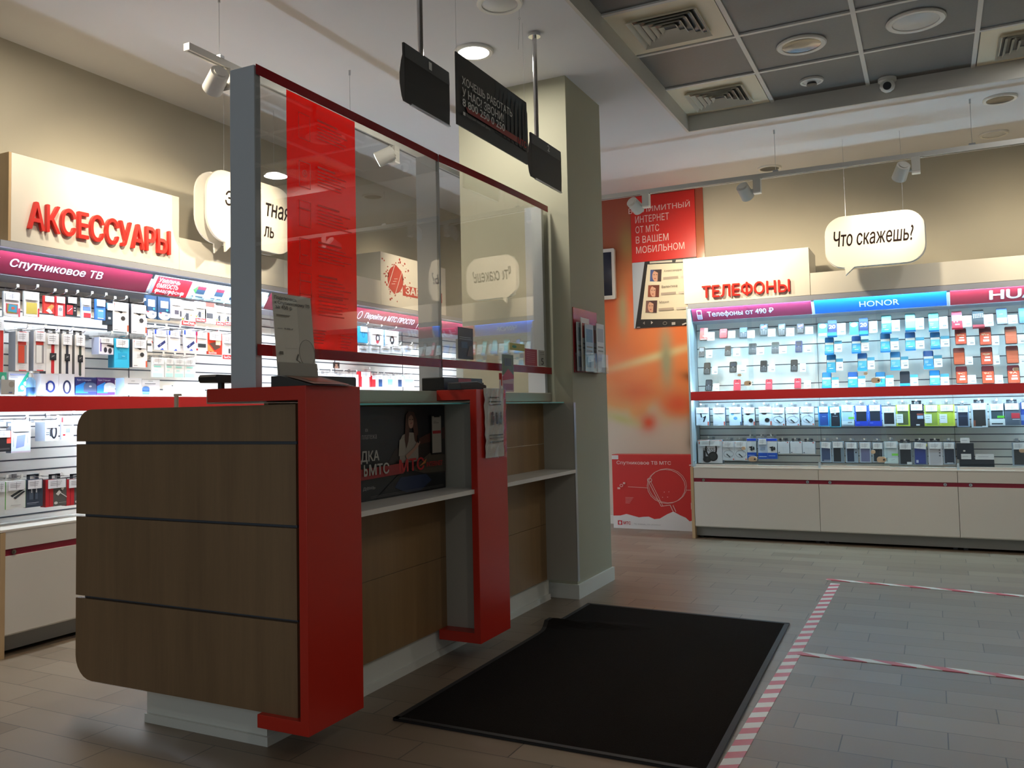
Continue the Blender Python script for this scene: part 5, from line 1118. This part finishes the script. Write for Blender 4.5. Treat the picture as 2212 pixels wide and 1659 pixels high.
S1 = [[((225, 495, 355, 700), (345, 570, 465, 705), 's', 'red-screened smartphone', '#3a1a1c', '#cc2f34', [('r', .55, .2, 1, .95, '#e08d86'), ('r', .1, .05, .9, .10, '#ecd0cc'), ('e', .35, .28, .55, .36, '#e0a09a')]), ((545, 515, 660, 660), (680, 550, 795, 665), 'b', 'small bright red phone', '#cf2a38', '', 0), ((860, 490, 985, 660), (985, 540, 1105, 665), 'k', 'keypad phone with blue screen', '#2c3644', '#3f8fe0', 0), ((1180, 435, 1310, 625), (1315, 515, 1435, 640), 'k', 'dark keypad phone with pink and orange screen tiles', '#23262c', '#35537a', ('#d24a7a', '#d8684a')), ((1475, 430, 1590, 625), (1605, 500, 1735, 635), 'k', 'dark keypad phone with pale blue screen tiles', '#23262c', '#6f9fd0', ('#b9d8f0', '#d8684a')), ((1775, 430, 1885, 590), (1910, 480, 2035, 600), 'k', 'short dark keypad phone with violet screen tiles', '#26262e', '#3a3a7a', ('#8f6fd0', '#d0505a'))],
      [((210, 805, 300, 965), (330, 850, 430, 980), 'k', 'slim grey keypad phone with glossy screen', '#4a4e54', '#8f9aa8', 0), ((625, 785, 720, 945), (760, 820, 870, 955), 'k', 'slim grey keypad phone with dark screen', '#3c3a40', '#201820', 0), ((1005, 745, 1130, 920), (1130, 810, 1255, 930), 'k', 'wide grey keypad phone with square screen', '#5a6068', '#39424c', 0), ((1370, 725, 1490, 905), (1490, 790, 1615, 910), 'k', 'wide grey keypad phone with greenish screen', '#5a6068', '#4a5a5e', 0), ((1750, 705, 1860, 885), (1895, 770, 2005, 890), 'k', 'navy keypad phone with glowing blue keys', '#2a3f80', '#1c2440', 0)],
      [((290, 1055, 390, 1240), (420, 1115, 515, 1240), 'k', 'long black keypad phone', '#222226', '#3a3c42', 0), ((700, 1040, 815, 1210), (820, 1095, 970, 1215), 'k', 'glossy black keypad phone', '#15171c', '#2c3a50', 0), ((1190, 1020, 1300, 1200), (1330, 1080, 1430, 1200), 'k', 'dark grey rounded keypad phone', '#34343c', '#25272e', 0), ((1675, 1005, 1785, 1195), (1825, 1065, 1920, 1200), 'k', 'black keypad phone with tall screen', '#1d1d22', '#2a2b31', 0)],
      [((315, 1325, 420, 1505), (440, 1390, 540, 1500), 'k', 'black keypad phone', '#25272c', '#363b42', 0), ((765, 1325, 875, 1500), None, 'b', 'square red phone shown from its back', '#c23a48', '', 0), ((1275, 1320, 1380, 1485), None, 'b', 'rounded red phone shown from its back', '#c8404e', '', 0), ((1735, 1305, 1840, 1465), (1890, 1340, 2000, 1460), 'b', 'rounded red phone beside a price card', '#c23848', '', 0)]]
for r_, row in enumerate(S1):
    for k, (a, cpx, kd, nm, c, c2, x) in enumerate(row):
        where = f'{ORD[k]} in {ROW[r_]} row, magenta-headed cabinet'
        phone(K1(*a), kd, f'{nm}, {where}', c, c2 or c, 'phones under the phones-from-490 header', x)
        stand(K1(*a), K1(*cpx) if cpx else None, f'clear phone stand{" with white price card" if cpx else ""}, {where}', group='phone stands under the phones-from-490 header')
def demo(top, band, low, txt=True): return [('r', 0, .66, 1, 1, top), ('r', 0, .52, 1, .66, band), ('r', 0, 0, 1, .52, low)] + ([('r', .12, .36, .5, .385, '#d6eef2'), ('r', .12, .27, .45, .295, '#d6eef2'), ('r', .3, .12, .75, .15, '#e2f2f5')] if txt else [])
N20 = [('r', 0, 0, 1, 1, '#1d2f6a'), ('r', 0, .78, 1, 1, '#274f86'), ('r', 0, .0, 1, .25, '#2a4a9a'), ('t', .12, .45, .86, .68, '#f2f4f8', '20', .03), ('r', .0, .08, 1, .2, '#2a86d8')]
BLU = '#2a8fd0'
S2 = [[((315, 340, 450, 570), (455, 385, 580, 555), N20, 'navy'), ((770, 305, 905, 550), (920, 355, 1040, 530), N20, 'dark navy'), ((1095, 265, 1240, 520), (1245, 340, 1365, 505), demo('#7fd0cc', '#d6eeee', '#55c0c8'), 'aqua'), ((1440, 240, 1590, 490), (1590, 310, 1715, 480), demo('#86cfd0', '#c4e8ea', '#8fd4dc', False), 'pale aqua'), ((1780, 230, 1930, 490), (1935, 290, 2060, 470), demo('#5fbfb4', '#cfeae6', '#6fcac4'), 'mint')],
      [((275, 590, 405, 825), (415, 640, 525, 805)), ((665, 570, 800, 805), (805, 620, 915, 790)), ((1080, 525, 1225, 790), (1230, 600, 1350, 775)), ((1440, 515, 1590, 765), (1595, 590, 1720, 760)), ((1805, 515, 1950, 745), (1955, 570, 2085, 730))],
      [((300, 840, 435, 1080), (440, 900, 540, 1075)), ((750, 820, 890, 1060), (895, 880, 1000, 1055)), ((1225, 800, 1375, 1050), (1380, 870, 1490, 1045)), ((1705, 785, 1855, 1030), (1860, 850, 1980, 1025))],
      [((235, 1100, 370, 1320), (380, 1170, 480, 1315)), ((610, 1095, 755, 1310), (760, 1150, 865, 1305)), ((1010, 1095, 1155, 1300), (1160, 1140, 1275, 1295)), ((1365, 1085, 1510, 1290), (1515, 1130, 1630, 1290)), ((1795, 1070, 1950, 1300), (1955, 1120, 2080, 1285))]]
for r_, row in enumerate(S2):
    for k, it in enumerate(row):
        a, cpx = it[0], it[1]
        if len(it) > 2: x, nm = it[2], it[3]+'-screened'
        elif (r_, k) == (3, 3): x, nm = [('r', 0, 0, 1, 1, '#1c222c')], 'plain black'
        else:
            tp, lw_, nm = (('#1f6f9c', '#3aa9cc', 'teal-screened'), ('#2a6aa8', '#4fb4d4', 'blue-screened'), ('#2f86c0', '#62c0dc', 'light blue-screened'), ('#1d5aa0', '#3c9cd0', 'deep blue-screened'))[(k+2*r_) % 4]
            x = demo(tp, '#d4dcdc', lw_)
        where = f'{ORD[k]} in {ROW[r_]} row, blue-headed cabinet'
        phone(K2(*a), 's', f'{nm} smartphone, {where}', '#1c2230', '#2a3346', 'smartphones under the blue header', x)
        stand(K2(*a), K2(*cpx), f'bright blue phone stand with white price card, {where}', BLU, '#e6e2e0', '#4d9ab8' if r_ else '#cfe4ea', 'phone stands under the blue header')
def leaf(px, lb, c, c2):
    p, w, h = rect('B', BY+.12, *px); b = MB(); b.box(-w/2, w/2, 0, .0015, 0, h/math.cos(TL), C(c)); prints(b, w, h/math.cos(TL), [('r', .05, .0, .95, .22, c2), ('e', .1, .6, .9, .98, '#c9ecf4')]); single(b, 'leaflet', lb, 'leaflet', p, 0, tilt=TL)
leaf(K2(180, 390, 312, 575), 'glossy cyan leaflet left of the first navy-screened smartphone', '#3fa4d0', '#e2eef2')
leaf(K2(635, 370, 762, 555), 'glossy cyan leaflet left of the second navy-screened smartphone', '#44a8cc', '#3fa0c8')
def redphone(n): return [('r', 0, .68, 1, 1, '#7a2c30'), ('r', 0, 0, 1, .68, '#d8502f'), ('r', .35, .36, .80, .44, '#f0e0d8'), ('r', .28, .18, .82, .29, '#f0e0d8')] + ([('t', .15, .52, .82, .62, '#f0d8b8', n, .02)] if n else [])
RP = [('r', 0, .70, 1, 1, '#8a3f38'), ('r', 0, 0, 1, .70, '#cf5a34')]+[('r', .1, .2+.12*k, .9, .21+.12*k, '#dc7a52') for k in range(4)]
S3 = [[((255, 370, 425, 635), (425, 440, 570, 620), [('r', 0, 0, 1, 1, '#c01f3a'), ('r', 0, .42, 1, .75, '#ece4e8'), ('e', .15, .32, .3, .42, '#e4a0b0'), ('e', .45, .32, .6, .42, '#e4a0b0'), ('r', .3, .16, .75, .22, '#f0d8dc')], 'crimson and white-screened', '#c01f3a'), ((580, 350, 765, 620), (760, 420, 910, 605), [('r', 0, 0, 1, 1, '#15171e')]+[('e', .05+.16*i, .52+.09*j, .15+.16*i, .58+.09*j, '#cfe6f4') for i in range(6) for j in range(3)], 'black-screened icon-covered', '#a02a3a'), ((955, 325, 1130, 575), (1135, 430, 1285, 570), [('r', 0, .4, 1, 1, '#3f5f9c'), ('r', 0, .0, 1, .4, '#9fb4d8'), ('r', .3, .62, .6, .64, '#d0d8e8')], 'grey-blue-screened', 'clear'), ((1305, 320, 1480, 560), None, [('r', 0, 0, 1, 1, '#2f74c4'), ('r', .1, .4, .9, .8, '#4a9ad8')], 'vivid blue-screened', 'clear')],
      [((310, 640, 490, 890), (495, 770, 620, 905), redphone('9Pro'), 'orange-red-screened'), ((690, 615, 880, 900), (885, 755, 1000, 905), redphone('9Pro'), 'orange-red-screened'), ((1090, 610, 1280, 880), (1290, 735, 1400, 880), RP, 'plain orange-screened')],
      [((285, 945, 465, 1205), (470, 1080, 590, 1210), RP, 'plain orange-screened'), ((710, 930, 900, 1205), (905, 1060, 1010, 1205), redphone('9'), 'orange-red-screened'), ((1110, 910, 1305, 1185), (1310, 1060, 1410, 1190), RP, 'plain orange-screened')],
      [((325, 1235, 505, 1500), (510, 1370, 640, 1500), redphone('9C'), 'orange-red-screened'), ((730, 1225, 925, 1500), (930, 1370, 1060, 1500), redphone('9C'), 'orange-red-screened'), ((1130, 1215, 1325, 1495), None, redphone('9A'), 'orange-red-screened')]]
for r_, row in enumerate(S3):
    for k, it in enumerate(row):
        where = f'{ORD[k]} in {ROW[r_]} row, red-headed cabinet'
        phone(K3(*it[0]), 's', f'{it[3]} smartphone, {where}', '#2a1a1e', '#2a3346', 'smartphones under the plain red header', it[2])
        stand(K3(*it[0]), K3(*it[1]) if it[1] else None, f'phone stand{" with white price card" if it[1] else ""}, {where}', it[4] if len(it) > 4 else 'clear', group='phone stands under the plain red header')

# ------------------------------------------------------------------ lower glazed sections of the back wall
J1 = lambda *a: B(7.373, 1480, 830, *a)
J2 = lambda *a: B(6.703, 1740, 830, *a)
J3 = lambda *a: B(7.375, 2020, 830, *a)
LOGO = [('r', .05, .88, .2, .97, '#d84a40'), ('r', .88, .02, .97, .22, '#e0583a'), ('l', .1, .05, .4, .05, '#8f9298', .015)]
NB = LOGO[:1]+[('o', .08, .14, .92, .52, '#5b6470', .02), ('l', .35, .72, .62, .52, '#5b6470', .015), ('l', .50, .74, .75, .40, '#5b6470', .015), ('e', .42, .70, .54, .78, '#4a525c'), ('p', [(.3, .32), (.38, .35), (.66, .17), (.60, .14)], '#3a4048'), ('r', .86, .02, .95, .09, '#e0583a')]
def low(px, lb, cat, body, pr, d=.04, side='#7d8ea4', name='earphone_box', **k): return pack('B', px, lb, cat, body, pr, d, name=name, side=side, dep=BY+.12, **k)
low(J1(175, 370, 380, 660), 'white box picturing black stick earbuds, leftmost under the red shelf edge', eb, '#dfe4ea', LOGO+[('p', [(.3, .72), (.42, .72), (.48, .45), (.38, .45)], '#26282e'), ('p', [(.48, .42), (.75, .55), (.78, .48), (.62, .2), (.52, .2), (.62, .42)], '#2d2f36'), ('l', .2, .35, .5, .35, '#9aa0a8', .015)])
low(J1(445, 370, 635, 660), 'white box picturing pale stick earbuds, second under the red shelf edge', eb, '#dfe4ea', LOGO+[('l', .25, .66, .42, .58, '#aab4c0', .03), ('l', .45, .52, .7, .40, '#aab4c0', .03)])
low(J1(700, 365, 895, 655), 'white box picturing light blue earbuds, third under the red shelf edge', eb, '#d9e6f0', [('e', .15, .55, .42, .70, '#6fa8dc'), ('e', .35, .30, .68, .48, '#6fa8dc'), ('r', .9, .0, .98, .2, '#33404c')], side='#4a8fd0')
low(J1(930, 370, 1110, 660), 'white box with black side picturing black earbuds, fourth under the shelf edge', eb, '#dfe4ea', LOGO+[('e', .2, .58, .6, .74, '#2a2426'), ('e', .45, .18, .85, .40, '#2a2426')], side='#26282c')
low(J1(1175, 360, 1380, 655), 'white box picturing black earbuds, left of the three neckband boxes', eb, '#dfe4ea', LOGO+[('e', .2, .58, .62, .74, '#2a2426'), ('e', .45, .18, .82, .40, '#2a2426')])
for k, (a, lb) in enumerate((((1385, 370, 1585, 660), 'left'), ((1610, 365, 1820, 660), 'middle'), ((1850, 355, 2055, 655), 'right'))): low(J1(*a), f'white box picturing neckband earphones, {lb} of three under the red shelf edge', eb, '#dbe2ea', NB)
HP = [('r', 0, .96, 1, 1, '#e08a72'), ('r', .04, .83, .15, .93, '#d85a44'), ('t', .22, .50, .68, .66, '#6a6866', 'BASS', .0), ('o', .30, .25, .80, 1.0, '#2a2829', .07), ('e', .20, .02, .55, .30, '#232122'), ('e', .42, .08, .82, .50, '#1e1c1d'), ('e', .48, .14, .76, .44, '#343233'), ('r', .22, .16, .32, .55, '#2a2829')]
low(J1(205, 890, 590, 1255), 'large white box picturing black on-ear headphones at the lower left corner', 'headphone box', '#d6d5da', HP, d=.08, name='headphone_box')
low(J1(595, 910, 785, 1210), 'white neckband box, left of the pair beside the headphone box', eb, '#d5d8de', NB); low(J1(787, 910, 985, 1210), 'white neckband box, right of the pair beside the headphone box', eb, '#d5d8de', NB)
BW_ = [('r', 0, 0, 1, .30, '#2452b4'), ('r', 0, .88, 1, 1, '#2a4ac0'), ('p', [(.15, .58), (.6, .62), (.55, .52), (.4, .5)], '#26262a'), ('e', .35, .38, .6, .52, '#2d2d31'), ('e', .6, .42, .82, .60, '#3a3a3f'), ('r', .1, .14, .8, .17, '#9fb4dc')]
low(J1(988, 865, 1133, 1180), 'blue and white earbud box behind the cream lock', eb, '#d8d8da', BW_, tab=None, pl=False); low(J1(1160, 865, 1310, 1190), 'blue and white box with a price sticker between two earbud boxes', eb, '#b9c6de', [('r', 0, 0, 1, .30, '#2452b4'), ('r', 0, .88, 1, 1, '#2a4ac0'), ('r', .25, .45, .75, .6, '#8d98ac'), ('r', .1, .1, .9, .13, '#d0d8ea')], tab=None); low(J1(1313, 865, 1465, 1190), 'blue and white earbud box right of the sticker box', eb, '#d8d8da', BW_, tab=None, pl=False)
for a, lb in (((1475, 915, 1660, 1105), 'left'), ((1675, 915, 1860, 1105), 'middle'), ((1870, 920, 2070, 1110), 'right')): low(J1(*a), f'low white earphone box with red corner, {lb} of three on the lower row', eb, '#d6d8de', [('r', .80, .90, .92, .98, '#c8383a'), ('l', .2, .5, .7, .48, '#a9acb4', .012), ('l', .45, .45, .5, .25, '#a9acb4', .012), ('e', .05, .06, .18, .14, '#4a4c52')], tab='#3a3a3e', pl=False)
pcn = 'phone case'
def case(px, lb, body, inner, extra=(), tab='clear', **k): return pack('B', px, lb, pcn, body, [('r', .12, .05, .88, .92, inner)]+list(extra), .022, name='phone_case_pack', dep=BY+.12, tab=tab, **k)
case(J2(185, 320, 345, 610), 'navy phone case in a cyan card, leftmost under the blue-headed cabinet shelf', '#2f9ad0', '#274a94', [('r', .35, .48, .7, .50, '#9fb4dc')])
case(J2(350, 325, 515, 622), 'black phone case in a slanted teal card under the blue-headed cabinet', '#3f9ab0', '#1a2430', [('e', .4, .62, .58, .72, '#e4ecf0'), ('r', .25, .52, .7, .54, '#9fb0bc')], ptilt=-6)
case(J2(520, 300, 700, 600), 'clear case pack with a green tag, upper row of the blue-headed cabinet', '#b9d4e4', '#a9c6d8', [('r', .55, .32, 1, .42, '#7fcc4f'), ('r', .0, .05, 1, .22, '#d4e4ea'), ('r', .5, .12, .85, .18, '#8f9aa4')])
case(J2(712, 305, 905, 607), 'blue card with black wallet case, left of the adjoining pair', '#2f5fd0', '#1d2430', [('r', 0, 0, 1, .24, '#1d3fc0'), ('r', .1, .14, .35, .16, '#7f9af0')])
case(J2(910, 295, 1103, 607), 'blue card with black wallet case, right of the adjoining pair', '#3560cc', '#1f2734', [('r', 0, 0, 1, .24, '#1d3fc0'), ('r', .1, .14, .35, .16, '#7f9af0')])
case(J2(1115, 320, 1305, 605), 'clear pack with slim black book case beside the blue pair', '#c9d6de', '#15181e', [('r', 0, 0, 1, .10, '#d0d4d6'), ('r', .2, .12, .24, .9, '#2a2e36')])
YG = lambda dk: [('r', .02, .14, .50, .56, '#dfe2e0'), ('r', .08, .45, .40, .47, '#8d908c'), ('r', .08, .36, .36, .38, '#8d908c')]
case(J2(1312, 295, 1510, 605), 'lime green pack with dark olive case and white label', '#b9c83a', '#4f5a34', YG(1))
case(J2(1512, 285, 1715, 612), 'solid black phone case box among the lime packs', '#14141e', '#17171f', [('r', .5, .50, .95, .57, '#8a3f34'), ('r', .52, .34, .95, .48, '#9fb4cc'), ('r', .42, .04, .68, .10, '#d8d8dc')], tab='#1a1a20')
case(J2(1722, 300, 1932, 605), 'lime green pack with white label right of the black box', '#b4c440', '#8fa03f', YG(0)); case(J2(1938, 295, 2162, 605), 'lime green pack at the right end of the blue-headed cabinet', '#c4cf4a', '#b4c23c', YG(0))
case(J2(215, 835, 375, 1130), 'slate navy case in clear pack, leftmost on the lower row of blue-headed cabinet', '#9fb0c0', '#39486a', [('r', .3, .08, .9, .11, '#b9c0cc')], ptilt=5); case(J2(385, 830, 560, 1135), 'black case in clear pack with grey side, lower row second', '#8f9fae', '#121519', [('r', .72, .05, .98, .9, '#6f7f8c')])
case(J2(580, 840, 760, 1135), 'narrow dark navy case in wide clear pack, lower row third', '#9aaaba', '#1d2a44', [('r', .68, .0, 1, .98, '#8a98a6'), ('e', .78, .46, .9, .54, '#22262c')]); case(J2(782, 840, 950, 1135), 'violet grey phone case in clear pack, lower row fourth', '#a9b4c4', '#6a6a8c')
case(J2(968, 845, 1130, 1130), 'black case in clear pack behind the round lock knob', '#9aa6b2', '#1c2028', [('r', .68, .06, .70, .9, '#5a6068')]); case(J2(1137, 830, 1340, 1150), 'clear case pack with a green tag, lower row right of cream lock', '#c6d2d8', '#bccad0', [('r', .55, .36, 1, .46, '#7fcc4f'), ('r', .0, .03, 1, .26, '#ccdcdc'), ('l', .5, .15, .75, .2, '#8f9aa4', .02)], tab='clear')
case(J2(1348, 850, 1550, 1170), 'tall black case pack with small white sticker, lower row', '#6f7880', '#15181d', [('r', .58, .03, .92, .14, '#d6d8da')], tab='#23262a'); case(J2(1558, 840, 1765, 1170), 'royal blue case pack with tilted price label, lower row', '#6a7480', '#2a3880', [('r', .2, .10, .36, .22, '#b9c0d8'), ('e', .8, .80, 1, .96, '#e0d83a')], tab='#2a2a2e', ptilt=6)
case(J2(1778, 840, 1985, 1170), 'pale pinkish grey case pack with three dots, lower row', '#c4c4cc', '#b4b0b6', [('e', .74, .62, .86, .69, '#55555c'), ('e', .74, .50, .86, .57, '#55555c'), ('e', .74, .38, .86, .45, '#55555c')], tab='#2a2a2e'); case(J2(1992, 840, 2172, 1160), 'dark navy case pack at the right end of the lower row', '#8f98a4', '#1a2030', [('r', .3, .05, .8, .08, '#c4c8d0')])
case(J3(345, 340, 545, 680), 'dark navy case pack, leftmost in the lower red-headed cabinet', '#8fa0b4', '#1c2438', [('r', .15, .50, .85, .515, '#55647c')]); case(J3(575, 300, 835, 690), 'brown-black book case pack with white foot, lower red-headed cabinet', '#b4c0c8', '#2b2826', [('r', .12, .05, .25, .3, '#8a4f3a'), ('r', .65, .02, .98, .07, '#dfe4e6')], tab='#22242a')
case(J3(865, 310, 1110, 665), 'dark green case pack with white band and green tag, lower red-headed cabinet', '#b4c4d0', '#3a4a50', [('r', .0, .02, 1, .32, '#d2d8d8'), ('r', .12, .07, .85, .13, '#2f3c40'), ('r', .5, .36, .98, .46, '#62c43c')]); case(J3(1095, 300, 1360, 655), 'grey case box with a red label, lower red-headed cabinet', '#5a6470', '#4f5966', [('r', .45, .32, .95, .55, '#c03440'), ('r', .5, .25, .95, .28, '#c4c8cc')], tab='#3a4048')
case(J3(1365, 285, 1560, 650), 'blue case box cut by the right edge, lower red-headed cabinet', '#2a3f86', '#2f4a9c', [('r', 0, .2, .4, .45, '#6f8fc8')])
def shelf_box(px, lb, pr, d, cards):
    p, w, h = rect('B', BY+.10, *px); p.z = .6285 if d > .06 else p.z; t = thing('headset_box', lb, 'box', p); b = MB(); b.box(-w/2, w/2, 0, d, 0, h, C('#131720'), bev=.002); prints(b, w, h, pr); b.build('package', t)
    for c_ in cards:
        p2, w2, h2 = rect('B', BY+.095, *c_); b = MB(); dx, dz = p2.x-p.x, p2.z-p.z; b.box(dx-w2/2, dx+w2/2, -.004, -.0025, dz, dz+h2, M_price); b.box(dx-w2*.35, dx+w2*.2, -.0045, -.004, dz+h2*.5, dz+h2*.56, C('#9a9aa4')); b.build('price_label', t)
shelf_box(J3(390, 1200, 945, 1330), 'long low black box lying on the lower ledge of the red-headed cabinet', [], .09, (J3(640, 1110, 940, 1200),))
shelf_box(J3(345, 940, 620, 1198), 'upright black box with small logo standing on the long low black box', [('r', .38, .48, .5, .58, '#c9c2ba')], .05, (J3(402, 855, 550, 938), J3(415, 1110, 575, 1195)))
case(J3(1230, 930, 1460, 1300), 'charcoal case pack behind the round knob at the right edge, lower red-headed cabinet', '#8a96a2', '#33312f')
# cream locks on the sliding glass
def lock(px, cab, knob=False):
    o = [q_ for q_ in BAYS if q_.wall == 'B'][cab]; p, w, h = rect('B', BY+.03, *px)
    for d, z0, z1 in o.doors:
        if z0-.05 < p.z < z1:
            x, b = p.x-o.a, MB(); r_ = min(w, h)*.42
            b.rbox(x-w/2, x+w/2, .012, .046, p.z, p.z+h, r_, M_cream)
            if not knob:
                b.cyl((x+w*.28, .013, p.z+h*.5), (x+w*.28, .008, p.z+h*.5), h*.16, M_dgrey, seg=14)
                for k in range(3): b.box(x+w*.5, x+w*.68, .02, .026, p.z+h*(.2+.25*k), p.z+h*(.3+.25*k), M_dgrey)
            b.build('door_lock' if not knob else 'lock_knob', d)
lock(K1(945, 1350, 1062, 1425), 0); lock(K1(842, 1235, 900, 1275), 0, True); lock(J1(1015, 1150, 1145, 1230), 0); lock(J1(905, 992, 962, 1045), 0, True)
lock(K2(955, 1177, 1087, 1258), 1); lock(K2(845, 1100, 902, 1140), 1, True); lock(J2(1035, 1050, 1168, 1130), 1); lock(J2(948, 955, 1012, 1005), 1, True)
lock(K3(1210, 1255, 1300, 1305), 2, True); lock(J3(1338, 1030, 1430, 1088), 2, True)
